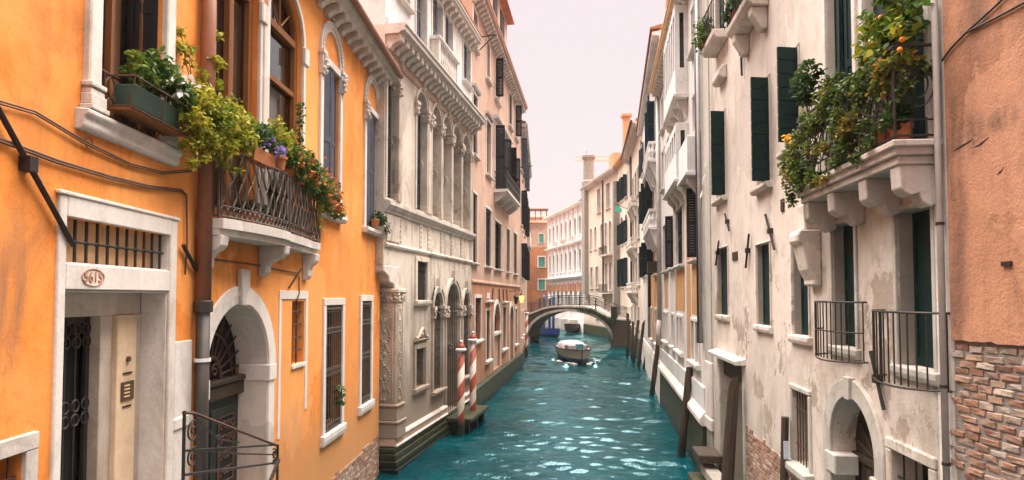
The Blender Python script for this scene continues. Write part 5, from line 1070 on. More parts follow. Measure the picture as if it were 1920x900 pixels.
h4 = empty('beige_house', R4, (0, 0, 0), 'beige house with dark green arched shutters flying a green flag', 'house', 'houses along the canal')
for a, b in ((2.2, 3.8), (5.0, 6.6), (8.2, 9.8), (11.5, 13)):
    for z0, z1, mt in ((14.0, 16.4, 'shutter_blue'), (10.2, 13.0, 'shutter_green'), (6.2, 8.9, 'shutter_green')): window(R4, h4, a, b, z0, z1, arch=z0 == 10.2, fr=.18, sill=.14, frm='istria', rev=.25, shut=(('l', 4), ('r', 4)), shm=mt, style='louvre')
balcony(R4, h4, 4.6, 10.4, 9.4, .6, .9, 'istria', 4); b4 = balcony(R4, h4, 4.4, 10.6, 5.4, .6, .9, 'istria', 4); balcony(R4, h4, 4.6, 10.2, 13.2, .5, .8, 'istria', 4)
for a in (3, 7, 11): window(R4, h4, a, a+1.1, 2.4, 4.2, fr=.15, frm='istria', grille=(4, 3))
MB().prism_s([(0, -1.5), (.16, -1.5), (.1, 1.4), (0, 1.5)], 0, 15).build('foundation', 'mossy', R4, h4); MB().tube([(11.0, .1, 5), (11.0, .1, 19)], .1, 8).build('drainpipe', 'pipe_black', R4, h4, smooth=True)
eave(R4, h4, 0, 15.1, 19.4, .7, .6, .35, 'stone', w=.28, gut='pipe_black'); wall(R4, h4, 'tan', 0, 15.1, -1.6, 19.6, 9); roof(R4, h4, 0, 15.1, 19.7, 9)

h5 = empty('narrow_beige_house', R5, (0, 0, 0), 'narrow beige house with blue arched shutters at the bridge foot', 'house', 'houses along the canal')
for a, b, mt in ((.8, 2.3, 'shutter_blue'), (3.4, 5.0, 'shutter_green')):
    for z0, z1 in ((15.8, 18.2), (10.9, 14.0), (6.2, 9.3)): window(R5, h5, a, b, z0, z1, arch=z0 == 10.9, fr=.18, frm='istria', rev=.25, shut=(('l', 94), ('r', 94)), shm=mt, style='louvre')
wall(R5, h5, 'tan', 0, 7, -1.6, 20.4, 9); eave(R5, h5, 0, 7, 20.2, .5, .6, .3, 'chimney_warm', w=.25); roof(R5, h5, 0, 7, 20.5, 9, 2)
m = MB(); m.box(5.9, 6.8, 0, .7, -1, 18.4); m.build('chimney_breast', 'chimney_stone', R5, h5, bevel=.03)
m = MB(); m.box(4.9, 5.65, -1.1, -.35, 20.5, 25.6); c_ = m.build('chimney', 'chimney_warm', R5, h5); MB().box(4.7, 5.85, -1.3, -.15, 25.6, 25.85).build('chimney_cap', 'chimney_warm', R5, c_)

h6 = empty('tan_house', R6, (0, 0, 0), 'sunlit tan house with a round chimney rising beyond the bridge', 'house', 'houses along the canal')
for a, b, z0, z1, ar in ((7.3, 8.8, 15.9, 19.0, 0), (3.1, 4.7, 15.9, 19.0, 0), (11.5, 12.4, 11.3, 14.3, 1), (9.2, 10.2, 11.3, 14.3, 1), (6.3, 7.3, 11.3, 14.3, 1), (4.4, 5.4, 10.4, 14.3, 1), (2.6, 3.6, 10.4, 14.3, 1), (11.2, 12.3, 6.2, 9.0, 0), (8.6, 9.7, 6.2, 9.0, 0), (4.4, 5.4, 5.9, 9.2, 0), (2.6, 3.6, 5.9, 9.2, 0), (8.6, 9.6, 2.3, 4.2, 0)):
    window(R6, h6, a, b, z0, z1, arch=bool(ar), fr=.16, frm='istria', rev=.3, sash=(2, 2), pane='glass_pale' if z0 > 15 else 'glass_dark', sashm='white_paint')
for z in (10.2, 5.6):
    m = MB(); m.box(2.2, 5.9, 0, .75, z-.15, z); q = m.build('balcony', 'istria', R6, h6); m = MB(); m.tube([(2.25, .7, z+1), (5.85, .7, z+1)], .03, 5); [m.tube([(2.25+i*.2, .7, z), (2.25+i*.2, .7, z+1)], .018, 4) for i in range(19)]; m.tube([(5.85, .7, z+1), (5.85, 0, z+1)], .03, 5); m.build('railing', 'iron', R6, q, kind='stuff')
m = MB(); m.box(13.4, 15.0, 0, .55, 5.4, 20); m.build('chimney_breast', 'chimney_stone', R6, h6, bevel=.03)
m = MB(); m.lathe((14.2, -.3), [(.95, 20.2), (.95, 21.0), (.75, 21.2), (.72, 24.0), (.95, 24.3), (.95, 24.6), (.6, 24.7)], 14); m.build('chimney', 'chimney_stone', R6, h6)
m = MB(); m.box(6.4, 8.4, -3, -1.5, 20.3, 23.4); m.build('chimney', 'chimney_warm', R6, h6)
MB().tube([(6.0, .1, 5), (6.0, .1, 19.8)], .1, 6).build('drainpipe', 'pipe_black', R6, h6); MB().prism_s([(0, -1.5), (.2, -1.5), (.15, 1.3), (0, 1.4)], 0, 15.8).build('foundation', 'mossy', R6, h6)
eave(R6, h6, 0, 15.8, 20.0, .6, .7, .4, 'stone', w=.3); wall(R6, h6, 'tan', 0, 15.85, -1.6, 20.2, 9); roof(R6, h6, 0, 15.8, 20.3, 9)

hw = empty('white_palace', RW, (0, 0, 0), 'long white palace with rows of slender windows in the hazy distance', 'palazzo', 'houses along the canal')
for i in range(8):
    s = 1.0+i*2.5
    for z0, z1, ar in ((14.0, 16.8, 1), (8.9, 12.0, 1)): window(RW, hw, s, s+1.3, z0, z1, arch=bool(ar), fr=.22, fo=.1, frm='far_white', rev=.35, sash=(2, 2))
    window(RW, hw, s, s+1.3, 3.2, 7.0, fr=.15, frm='istria', rev=.4, sash=None)
    MB().box(s-.85, s-.55, 0, .22, 8.0, 18.2).build('pilaster', 'far_white', RW, hw)
for z, o in ((12.8, .6), (7.75, .5), (18.2, .8)): MB().prism_s([(0, z), (o*.6, z), (o, z+.25), (o, z+.4), (0, z+.5)], 0, 21.1).build('cornice', 'far_white', RW, hw)
for s in (3.3, 8.3, 13.3): MB().prism_s([(0, 13.2), (.5, 13.4), (.6, 13.9), (0, 13.9)], s, s+2.4).build('balcony', 'istria', RW, hw)
MB().box(0, 21, 0, .02, 5.9, 7.2).build('brick_band', 'rust_house', RW, hw)
wall(RW, hw, 'far_white', 0, 21.1, -1.6, 18.7, 9); roof(RW, hw, 0, 21.1, 18.75, 9, 1)
for i in range(4): MB().box(3+i*5, 4.2+i*5, .1, 1.2, -1.5, 1.8).build('stone_pier', 'istria', RW, hw, bevel=.04)

# ---- houses closing the view (they face the camera)
E1 = Fr((2.7, 113), (6.6, 113), 'L'); e1 = empty('rust_orange_house', E1, (0, 0, 0), 'rust orange house with mint green shutters closing the canal', 'house', 'houses along the canal')
for z0, z1 in ((10.3, 12.1), (6.3, 8.1)):
    q = window(E1, e1, 2.0, 3.1, z0, z1, fr=.2, fo=.08, frm='istria', rev=.15, shut=(('l', 0), ('r', 0)), shm='shutter_mint', style='louvre')
window(E1, e1, 2.1, 2.9, 14.6, 16.2, fr=.15, frm='istria', rev=.15, shut=(('l', 0), ('r', 0)), shm='shutter_mint', style='louvre')
wall(E1, e1, 'rust_house', 0, 3.9, -1.6, 13.8, 9); wall(E1, e1, 'terra_pale', 0, 3.9, 13.8, 18, 9)
MB().prism_s([(.5, 18), (.5, 18.2), (-4, 20), (-4, 18)], -.1, 4).build('roof', 'roof_tile', E1, e1)
m = MB(); [m.box(.4+i*1.0, .55+i*1.0, -1.2, -1.0, 18.3, 20.6) for i in range(4)]; m.box(.2, 3.8, -3, -.8, 20.6, 20.8); m.build('roof_terrace', 'sash_wood', E1, e1)
E2 = Fr((-6, 112), (2.65, 112), 'L'); e2 = empty('apricot_house', E2, (0, 0, 0), 'apricot house with red tiled roof hung with an orange banner', 'house', 'houses along the canal')
for z0, z1 in ((17.0, 19.0), (10.0, 12.4), (6.0, 8.6)):
    for s in (3.2, 6.9): window(E2, e2, s, s+1.2, z0, z1, fr=.2, frm='istria', rev=.2, shut=(('l', 0), ('r', 0)), shm='sash_wood', style='louvre')
wall(E2, e2, 'tan', 0, 8.65, -1.6, 14, 9); wall(E2, e2, 'terra_pale', 0, 8.65, 14, 21, 9); MB().prism_s([(.6, 21), (.6, 21.2), (-4, 23), (-4, 21)], -.2, 8.8).build('roof', 'roof_tile', E2, e2)
MB().prism_s([(0, 4.7), (.9, 4.6), (.9, 4.8), (0, 5.1)], 3, 8.6).build('cornice', 'istria', E2, e2)
L5 = Fr((1.6, 71.5), (1.2, 111), 'L'); h7 = empty('shaded_house', L5, (0, 0, 0), 'low shaded house on the left bank beyond the bridge', 'house', 'houses along the canal')
for s in (3, 8, 14, 20, 27): window(L5, h7, s, s+1.4, 5.5, 7.5, fr=.18, frm='istria', rev=.2); window(L5, h7, s, s+1.4, 2, 4, fr=.18, frm='istria', rev=.2)
wall(L5, h7, 'terra_pale', 0, 39, -1.6, 9.5, 9); roof(L5, h7, 0, 39, 9.55, 9)

# ================================================================ BRIDGE
A, B = Vector((1.2, 70.6)), Vector((12.4, 65.0)); BF = Fr((A.x, A.y), (B.x, B.y), 'L'); BL = BF.len; bw = 3.2
bg_ = empty('bridge', BF, (0, 0, 0), 'single arched stone and brick footbridge with iron railing across the canal', 'bridge')
ac, ar, az, ah = 5.3, 4.75, .75, 2.85          # arch centre, half span, springing, rise
deck = lambda s: 2.85+1.28*math.exp(-((s-5.4)/3.9)**4*1.0) if s > 5.4 else 3.15+.98*math.exp(-((s-5.4)/4.0)**4)
intr = lambda s: az+ah*math.sqrt(max(0, 1-((s-ac)/ar)**2))
m = MB(); N_ = 44
for o in (0, -bw):
    for i in range(N_):
        a, b = -.6+(BL+1.4)*i/N_, -.6+(BL+1.4)*(i+1)/N_
        la = intr(a) if abs(a-ac) < ar else -1.5; lb = intr(b) if abs(b-ac) < ar else -1.5
        if (la < 0) != (lb < 0): la = max(la, -1.5 if la > 0 else -1.5); lb = lb
        m.add([(a, o, la), (b, o, lb), (b, o, deck(b)-.12), (a, o, deck(a)-.12)], [(0, 1, 2, 3)])
ang = [PI*i/30 for i in range(31)]
for p, q in zip(ang[:-1], ang[1:]):
    m.add([(ac+ar*math.cos(p), 0, az+ah*math.sin(p)), (ac+ar*math.cos(q), 0, az+ah*math.sin(q)), (ac+ar*math.cos(q), -bw, az+ah*math.sin(q)), (ac+ar*math.cos(p), -bw, az+ah*math.sin(p))], [(0, 1, 2, 3)])
simple('bridge_brick', (.085, .058, .044), (.045, .033, .027), rough=.9, sc=5, bump=.5, bd=.03)
m.build('spandrel', 'bridge_brick', BF, bg_, fixn=False)
nv = 26
for i in range(nv):                          # stones of the arch ring
    a0, a1 = PI*i/nv+.004, PI*(i+1)/nv-.004
    MB().add([(ac+(ar+d)*math.cos(a), o, az+(ah+d)*math.sin(a)) for o in (-.3, .05+.012*(i % 2)) for a, d in ((a0, -.02), (a1, -.02), (a1, .24), (a0, .24))], [(0, 1, 2, 3), (7, 6, 5, 4), (0, 4, 5, 1), (1, 5, 6, 2), (2, 6, 7, 3), (3, 7, 4, 0)]).build('arch_stone', 'greycream', BF, bg_)
m = MB()
for i in range(N_):
    a, b = -.6+(BL+1.4)*i/N_, -.6+(BL+1.4)*(i+1)/N_; za, zb = deck(a), deck(b)
    for o0, o1, d0, d1 in ((-.3, .1, -.14, .06), (-bw-.1, -bw+.3, -.14, .06), (-bw+.3, -.3, -.14, -.03)):
        m.add([(s, o, z+d) for d in (d0, d1) for s, o, z in ((a, o0, za), (b, o0, zb), (b, o1, zb), (a, o1, za))], [(0, 3, 2, 1), (4, 5, 6, 7), (0, 1, 5, 4), (2, 3, 7, 6)])
m.build('deck', 'stone', BF, bg_)
for o in (-.1, -bw+.1):
    m = MB()
    for h, r_ in ((1.12, .04), (.15, .025), (.95, .02)): m.tube([(s, o, deck(s)+h) for s in np.linspace(-.4, BL+.5, 36)], r_, 5)
    n = 52
    for i in range(n):
        s0_, s1_ = -.4+(BL+.9)*i/n, -.4+(BL+.9)*(i+1)/n; sm = (s0_+s1_)/2
        for sg in (-1, 1): m.tube([(sm+sg*.1*math.sin(PI*2*u)*(1 if u < .5 else -1), o, deck(sm)+.15+.8*u) for u in np.linspace(0, 1, 9)], .017, 4, cap=False)
    m.build('railing', 'iron', BF, bg_, kind='stuff')
    for s in (-.4, 2.0, 4.2, 6.6, 8.4, BL+.4): MB().box(s-.05, s+.05, o-.05, o+.05, deck(s), deck(s)+1.22).build('rail_post', 'iron', BF, bg_)
MB().box(10.1, 10.7, -.45, .16, 2.6, 4.15).build('end_pillar', 'iron', BF, bg_, bevel=.03)
mv = foliage([(6.6+.35*i, .16, deck(6.6+.35*i)-.25+R.uniform(-.1, .1), .26) for i in range(11)]+[(10.2, .2, 2.7, .35)], 900, .13, seed=5); mv.build('bridge_ivy', 'leaf_dark', BF, bg_, fixn=False)

# ================================================================ BOATS
def hull(name, label, x, y, rz, L, Bm, H, hm, stripe, boot, cover=True, group='boats on the canal'):
    F = W(x, y, 0, rz); e = empty(name, F, (0, 0, 0), label, 'boat', group); n = 14
    def sec(u): w_ = Bm/2*min(1, (1-(max(0, u-.3)/.7)**2.6)**.62 if u > .3 else 1); w_ = max(w_, .02); sh = H*(1+.34*max(0, u-.25)**1.6); return w_, sh
    # u = 0 stern .. 1 bow; local y = -L*u + L/2 so the bow points at -y
    lev = ((-.35, .55), (.0, .80), (.22, .90), (.42, .95), (.62, .985), (.80, 1.0), (1.0, 1.03))
    def ring(u, i): w_, sh = sec(u); z, k = lev[i]; fl = k if i > 1 else k*(1-.5*u); return w_*fl, (z*sh if z > 0 else z*.9)
    parts = (('hull_bottom', boot, 0, 3), ('hull', hm, 3, 4), ('upper_strake', stripe, 4, 6))
    for nm, mt, a, b in parts:
        m = MB(); k = b-a+1
        for sg in (-1, 1):
            vs = []; 
            for j in range(n+1):
                u = j/n
                for i in range(a, b+1): w_, z = ring(u, i); vs.append((sg*w_, L/2-L*u-(.35*lev[i][0] if u == 1 else 0), z))
            m.add(vs, [(j*k+i, j*k+i+1, (j+1)*k+i+1, (j+1)*k+i) for j in range(n) for i in range(k-1)])
        w0 = [ring(0, i) for i in range(a, b+1)]; m.add([(w_, L/2, z) for w_, z in w0]+[(-w_, L/2, z) for w_, z in reversed(w0)], [tuple(range(2*k))])
        m.build(nm, mt, F, e, smooth=True)
    m = MB()
    for sg in (-1, 1): m.tube([(sg*(ring(j/n, 6)[0]+.02), L/2-L*j/n-(.36 if j == n else 0), ring(j/n, 6)[1]) for j in range(n+1)], .055, 6)
    m.build('rubbing_strake', 'dark_wood', F, e)
    m = MB(); m.tube([(0, -L/2-.02, -.2), (0, -L/2-.17, H*.7), (0, -L/2-.38, H*1.42)], .045, 6); m.build('stem', 'dark_wood', F, e)
    m = MB(); vs = [(sg*max(.01, ring(j/n, 6)[0]-.03), L/2-L*j/n-(.3 if j == n else 0), ring(j/n, 6)[1]-.05) for j in range(n+1) for sg in (-1, 1)]; m.add(vs, [(2*j, 2*j+1, 2*j+3, 2*j+2) for j in range(n)]); m.build('deck', 'canvas_pale' if cover else 'dark_wood', F, e, fixn=False)
    if cover:
        m = MB(); k = 9
        for j in range(9):
            u = j/8; yy = L/2-.4-u*L*.58; hh = (.44+.12*math.sin(PI*u))*(1 if u < .85 else 1-.5*(u-.85)/.15)
            for i in range(k): a = PI*i/(k-1); m.v.append((Bm*.44*math.cos(a)*(1-.12*u), yy, H*1.0+hh*abs(math.sin(a))**.55+.02*math.sin(7*a+3*j)))
        m.f += [(j*k+i, j*k+i+1, (j+1)*k+i+1, (j+1)*k+i) for j in range(8) for i in range(k-1)]+[tuple(range(k)), tuple(range(8*k, 9*k))]
        m.build('canvas_cover', 'canvas_pale', F, e, smooth=True)
        m = MB(); m.prism_z([(-.75, -1.55), (.75, -1.55), (.95, -.85), (-.95, -.85)], H*1.03, H*1.03+.34); m.build('windscreen', 'glass_pale', F, e, bevel=.03)
        MB().box(-.1, .5, -1.6, -1.1, H*1.05, H*1.05+.42).build('folded_tarp', 'canvas_teal', F, e, bevel=.05)
        m = MB(); m.tube([(-.95, -.8, H*1.03), (-.78, -1.0, H*1.45), (.78, -1.0, H*1.45), (.95, -.8, H*1.03)], .025, 5); m.build('windscreen_frame', 'white_paint', F, e)
    else: MB().box(-Bm*.3, Bm*.3, -.4, .0, H*.85, H*.95).build('thwart', 'dark_wood', F, e); MB().box(-Bm*.3, Bm*.3, 1.0, 1.4, H*.85, H*.95).build('thwart', 'dark_wood', F, e)
    return e, F
lb, LF = hull('motor_launch', 'cream and navy motor launch with pale canvas cover heading to the camera', 5.12, 52.4, .03, 8.0, 2.45, .92, 'hull_cream', 'hull_cream', 'hull_navy')
hull('moored_boat', 'bright blue moored boat seen under the left of the arch', 4.9, 82, .25, 5.5, 2.1, .95, 'hull_blue', 'hull_blue', 'hull_navy', False)
hull('moored_boat', 'dark covered boat moored under the middle of the arch', 8.6, 92, -.2, 6, 2.2, 1.1, 'dark_rubber', 'dark_rubber', 'dark_rubber', False)
m = MB()
for i in range(420):
    sg = R.choice((-1, 1)); t = R.random()**1.4; y_ = -4.3+t*5.5; x_ = sg*(.5+.75*min(1, t*3)+R.gauss(0, .10)+t*.5); r_ = R.uniform(.015, .06)*(1-.5*t); m.blob((x_, y_, .03+R.random()*.14*(1-t)), (r_*1.6, r_*1.6, r_*.7), 5, 3)
m.build('bow_foam', 'white_paint', LF, lb, kind='stuff')

# ================================================================ POSTS
def striped(x, y, ztop, label):
    F = W(x, y, 0); e = empty('striped_mooring_pole', F, (0, 0, 0), label, 'mooring pole', 'red and white striped mooring poles')
    MB().lathe((0, 0), [(.135, -1.5), (.135, 1), (.125, ztop-.42)], 16).build('pole', 'stripe_paint', F, e, at=(0, 0, 0), smooth=True)
    MB().lathe((0, 0), [(.14, ztop-.42), (.2, ztop-.40), (.21, ztop-.35), (.17, ztop-.32), (.15, ztop-.30)], 16).build('collar', 'white_paint', F, e)
    MB().lathe((0, 0), [(.15, ztop-.30), (.14, ztop-.22), (.07, ztop-.14), (.05, ztop-.12)], 14).build('cap', 'red_cap', F, e, smooth=True)
    MB().lathe((0, 0), [(.04, ztop-.12), (.06, ztop-.08), (.055, ztop-.02), (.015, ztop)], 10).build('knob', 'white_paint', F, e, smooth=True)
striped(-1.9, 24, 3.56, 'red and white striped mooring pole nearest, in front of the water gate')
striped(-1.58, 26, 3.78, 'taller red and white striped pole just behind the nearest one')
striped(1.28, 56, 4.1, 'distant red and white striped pole left of the bridge')
def post(x, y, tx, ty, zt, r, label, cut='flat', group='wooden mooring posts along the right bank'):
    rr = random.Random(int(x*97+y*13)); F = W(x, y, 0); e = None; m = MB(); n = 14; k = 10; rows = 11; ph = rr.uniform(0, 6)
    for j in range(rows):
        u = j/(rows-1); z = -1.5+(zt+1.5)*u; f = z/zt; cx, cy = (tx-x)*f, (ty-y)*f; w_ = r*(.92-.16*u)
        for i in range(k): a = 2*PI*i/k; q = w_*(1+.13*noise.noise(Vector((math.cos(a)*1.5+ph, math.sin(a)*1.5, z*1.1)))); m.v.append((cx+q*math.cos(a), cy+q*math.sin(a), z+(.12*math.cos(a+ph)*r/.1 if j == rows-1 and cut == 'slant' else 0)))
    m.f += [(j*k+i, j*k+(i+1) % k, (j+1)*k+(i+1) % k, (j+1)*k+i) for j in range(rows-1) for i in range(k)]
    if cut == 'round':
        b0 = (rows-1)*k; cx, cy = tx-x, ty-y
        for i in range(k): a = 2*PI*i/k; m.v.append((cx+.55*r*math.cos(a), cy+.55*r*math.sin(a), zt+r*.8))
        m.f += [(b0+i, b0+(i+1) % k, b0+k+(i+1) % k, b0+k+i) for i in range(k)]+[tuple(range(b0+k, b0+2*k))]
    else: m.f.append(tuple(range((rows-1)*k, rows*k)))
    return m.build('mooring_post', 'post_wood', F, None, at=(0, 0, 0), smooth=False, label=label, cat='post', group=group)
post(5.44, 20.8, 5.73, 20.8, 2.78, .155, 'round topped wooden post against the white stone plinth', 'round')
p2 = post(4.56, 14.0, 4.82, 14.0, 3.3, .16, 'thick leaning wooden post in front of the water door steps', 'slant')
p3 = post(4.56, 11.0, 4.655, 11.0, 3.14, .085, 'dark wooden post with a pale paper notice')
MB().box(-.045, .035, -.105, -.09, 2.45, 2.75).build('paper_notice', 'paper', W(4.63, 11.0, 0), p3)
post(7.26, 33.5, 7.72, 33.5, 3.45, .16, 'tall leaning post beneath the grey drainpipe', 'slant'); post(9.45, 46, 10.0, 46, 2.6, .16, 'short leaning post behind the tall leaning one')
post(9.35, 47.5, 9.75, 47.5, 3.3, .15, 'mooring post third from the bridge on the right', 'slant'); post(9.55, 50.5, 9.95, 50.5, 3.3, .15, 'slim post second from the bridge on the right')
post(9.9, 53, 10.0, 53, 3.1, .15, 'upright post close to the bridge on the right'); post(9.95, 55.5, 10.02, 55.5, 3.7, .16, 'tallest upright post right beside the bridge')
for i, (x, y) in enumerate(((4.75, 95), (5.6, 95.5), (6.2, 96))):
    F = W(x, y, 0); e = empty('blue_mooring_pole', F, (0, 0, 0), 'bright blue mooring pole behind the bridge, '+('leftmost', 'middle', 'rightmost')[i]+' of three', 'mooring pole', 'blue mooring poles'); MB().lathe((0, 0), [(.2, -1.5), (.19, 4.6), (.2, 4.7)], 12).build('pole', 'blue_paint', F, e, smooth=True); MB().lathe((0, 0), [(.24, 4.7), (.26, 4.85), (.16, 5.1), (.05, 5.4)], 12).build('cap', 'white_paint' if i == 1 else 'blue_paint', F, e, smooth=True)

# ================================================================ IRON STAIR RAILING, STEPS, FLAG, BANNER, CLOTH
SF = Fr((-4.28, 8.64), (-3.9, 18.9), 'L'); m = MB(); o = .5
e = empty('stair_railing', SF, (0, o, 1.6), 'wrought iron stair railing with scrolls below the arched door', 'railing')
MB().tube([(-1.12, o, 3.84), (-.9, o, 3.80), (1.65, o, 2.82)], .02, 6).build('handrail', 'rust_iron', SF, e)
for s, z in ((-1.1, 3.86), (1.64, 2.84)): MB().tube([(s, o, 1.6), (s, o, z)], .022, 6).build('post', 'iron', SF, e)
m = MB(); m.tube([(-1.1, o, 3.40), (1.64, o, 2.84)], .016, 5); m.tube([(-1.1, o, 3.12), (1.64, o, 2.56)], .018, 5); m.tube([(-.9, o, 3.78), (-.3, o, 3.35), (.3, o, 3.18)], .012, 5); m.tube([(-.9, o, 3.38), (.2, o, 3.05), (1.5, o, 2.72)], .012, 5); m.build('rails', 'iron', SF, e)
m = MB()
for c, r_ in (((-.9, 3.58), .14), ((-.9, 3.27), .13), ((1.5, 2.74), .08), ((1.5, 2.62), .07), ((-.3, 3.32), .09)): scroll(m, c, r_, 1.5, o, .011, flip=-1 if c[0] > 1 else 1, a0=1)
m.build('scrolls', 'iron', SF, e)
m = MB(); m.tube([(1.2, o+.05, 2.35), (1.64, o+.02, 2.6)], .03, 6); m.build('lower_rail', 'iron', SF, e)
st = MB(); st.box(-3.2, 1.9, .05, .95, 1.35, 1.6); lo = st.build('street_door_landing', 'stone', OR, None, bevel=.03, label='pale stone landing beneath the iron railing on the left', cat='landing'); MB().box(-3.1, 1.8, .05, .9, -1.5, 1.35).build('landing_base', 'mossy', OR, lo)
e = empty('water_door_steps', CR, (9.1, .4, 0), 'worn stone and timber steps at the water door', 'steps')
for i, (s0, s1, o0, o1, z0, z1, mt) in enumerate(((8.05, 10.9, .1, .75, .35, .55, 'mossy'), (8.05, 10.6, .1, .45, .6, .85, 'chimney_stone'), (10.0, 11.0, .02, .6, 1.0, 1.2, 'post_wood'), (8.05, 8.4, .1, .8, .7, .95, 'chimney_stone'))): MB().box(s0, s1, o0, o1, z0, z1).build('step' if i != 2 else 'timber_beam', mt, CR, e, bevel=.025)
MB().box(8.1, 10.9, .12, .7, -1.5, .35).build('step_base', 'mossy', CR, e)
F = R4; e = empty('green_flag', F, (11.0, 0, 14.2), 'small green flag on a pole over the canal', 'flag'); MB().tube([(11.0, 0, 13.6), (11.0, 1.6, 14.3)], .03, 5).build('flag_pole', 'iron', F, e)
m = MB(); n = 12; m.add([(11.0-1.6*i/n+.05*math.sin(i), 1.5-.3*i/n+.12*math.sin(i*.9), 14.25-.9*i/n*(.7)+(0 if k == 0 else -.75*(1-.55*i/n))) for i in range(n+1) for k in (0, 1)], [(2*i, 2*i+1, 2*i+3, 2*i+2) for i in range(n)]); m.build('flag_cloth', 'flag_green', F, e, smooth=True, fixn=False)
e = empty('orange_banner', E2, (7.2, .5, 12.8), 'bright orange awning cloth on the apricot house far down the canal', 'banner')
m = MB(); m.add([(6.6+1.9*i/8, .3+.5*(k)+.05*math.sin(i*1.3), 14.2-.9*k-.5*(k == 2)) for i in range(9) for k in (0, 1, 2)], [(3*i+j, 3*i+j+1, 3*i+j+4, 3*i+j+3) for i in range(8) for j in (0, 1)]); m.build('banner_cloth', 'banner_orange', E2, e, smooth=True, fixn=False); MB().tube([(6.5, .75, 13.3), (8.6, .75, 13.3)], .04, 5).build('banner_rod', 'iron', E2, e)
m = MB(); n = 10; m.add([(9.4+.9*i/n, .46-.03*i/n+.02*math.sin(i*1.4), 8.55-.75*i/n-(0 if k == 0 else .10+.03*math.sin(i))) for i in range(n+1) for k in (0, 1)], [(2*i, 2*i+1, 2*i+3, 2*i+2) for i in range(n)])
m.build('cloth_strip', 'cloth_white', CR, None, smooth=True, fixn=False, label='strip of white cloth hanging from an open green shutter', cat='cloth')

# ================================================================ PLANTS, LEFT
G1 = 'plants on the orange balcony'
# flower trough on the upper window guard
e = empty('window_planter', OL, (4.1, .2, 7.15), 'green planter of white flowered shrub in a rusty rack on the upper window', 'planter', 'window planters')
m = MB(); m.prism_s([(.10, 7.2), (.26, 7.2), (.30, 7.42), (.06, 7.42)], 3.62, 4.62); m.build('trough', 'trough_green', OL, e, bevel=.008); MB().box(3.64, 4.6, .08, .28, 7.40, 7.425).build('soil', 'soil', OL, e); MB().box(3.55, 4.68, .06, .3, 7.13, 7.16).build('tray', 'sash_wood', OL, e)
m = MB()
for z, o1 in ((7.16, .31), (7.47, .36)): m.tube([(3.5, .05, z), (3.5, o1, z), (4.74, o1, z), (4.74, .05, z)], .009, 5)
for s in (3.5, 4.74, 4.12): m.tube([(s, .31, 7.16), (s, .36, 7.47)], .008, 5); m.tube([(s, .05, 7.16), (s, .05, 7.5)], .008, 5)
m.build('rack', 'rust_iron', OL, e)
fc_ = [(3.85, .2, 7.6, .17), (4.05, .22, 7.72, .2), (4.3, .2, 7.75, .22), (4.5, .24, 7.62, .2), (4.7, .25, 7.68, .17), (4.15, .2, 7.88, .13), (4.72, .28, 7.5, .14), (3.78, .2, 7.78, .08)]
foliage(fc_, 2100, .062, seed=2).build('foliage', 'leaf_green', OL, e, fixn=False); stems([wander((4.1+.05*i-.2, .18, 7.4), c[:3], 0, 5, .02, i) for i, c in enumerate(fc_)], .006).build('stems', 'leaf_dark_stem', OL, e)
foliage([(4.55, .32, 7.78, .12), (4.35, .34, 7.6, .1), (4.8, .34, 7.75, .08)], 60, .07, seed=8).build('flowers', 'petal_white', OL, e, fixn=False, kind='stuff')
# lime vine over the pipe and rail
e = empty('lime_vine', OR, (-.1, .3, 6.3), 'large lime green vine tumbling over the drainpipe and balcony rail', 'plant', G1)
cl = [(-.95, .42, 7.35, .17), (-.85, .40, 7.08, .13), (-.6, .42, 7.62, .22), (-.5, .44, 7.4, .23), (-.35, .42, 7.14, .16), (-.05, .42, 7.72, .22), (.2, .44, 7.5, .25), (.45, .44, 7.68, .16), (-.1, .44, 7.32, .2), (-.3, .3, 7.85, .16), (-.7, .42, 6.95, .10), (-.15, .46, 7.0, .09), (.1, .48, 6.95, .08), (-.9, .42, 6.82, .08), (.55, .44, 7.42, .15)]
cl += [(-.75, .42, 7.3, .2), (-.3, .46, 7.55, .24), (.05, .48, 7.6, .2), (-.62, .46, 7.15, .16), (.3, .5, 7.35, .16), (-.2, .5, 7.15, .14)]
foliage(cl, 6800, .058, seed=3).build('foliage', 'leaf_lime', OR, e, fixn=False); stems([wander((-.1, .3, 7.1), c[:3], -.05, 6, .04, i) for i, c in enumerate(cl)], .007).build('stems', 'leaf_dark_stem', OR, e)
pot_mesh(MB(), (.25, .36), 7.18, .13, .2).build('pot', 'pot', OR, e)
e = empty('climbing_vine', OR, (-.2, .1, 7.6), 'thin yellow green climber beside the brown drainpipe', 'plant', G1); cl = [(-.32, .2, 8.1, .1), (-.6, .12, 8.35, .12), (-.5, .14, 8.2, .1), (-.4, .18, 7.9, .1), (.05, .2, 8.4, .12), (.08, .18, 8.8, .1), (.1, .18, 8.15, .1), (-.66, .1, 8.55, .06)]
foliage(cl, 700, .06, seed=4).build('foliage', 'leaf_lime', OR, e, fixn=False); stems([wander((-.2, .18, 7.5), c[:3], 0, 6, .03, i) for i, c in enumerate(cl)], .005).build('stems', 'leaf_dark_stem', OR, e)
def on(t, dz=0): s, o = bplan(t); return (s, o-.05)
potted(OR, 'potted_plant', 'terracotta trough of purple petunias in the middle of the balcony rail', 'plant', G1, on(.24), 7.2, .1, .2, ([(.9, .45, 7.62, .18), (1.15, .46, 7.66, .2), (1.4, .45, 7.58, .16)], 900, .06, 5), 'leaf_green', flowers=(('petal_purple', [(.95, .58, 7.56, .10), (1.3, .6, 7.46, .10)], 90, .06),), trough=(.75, .2))
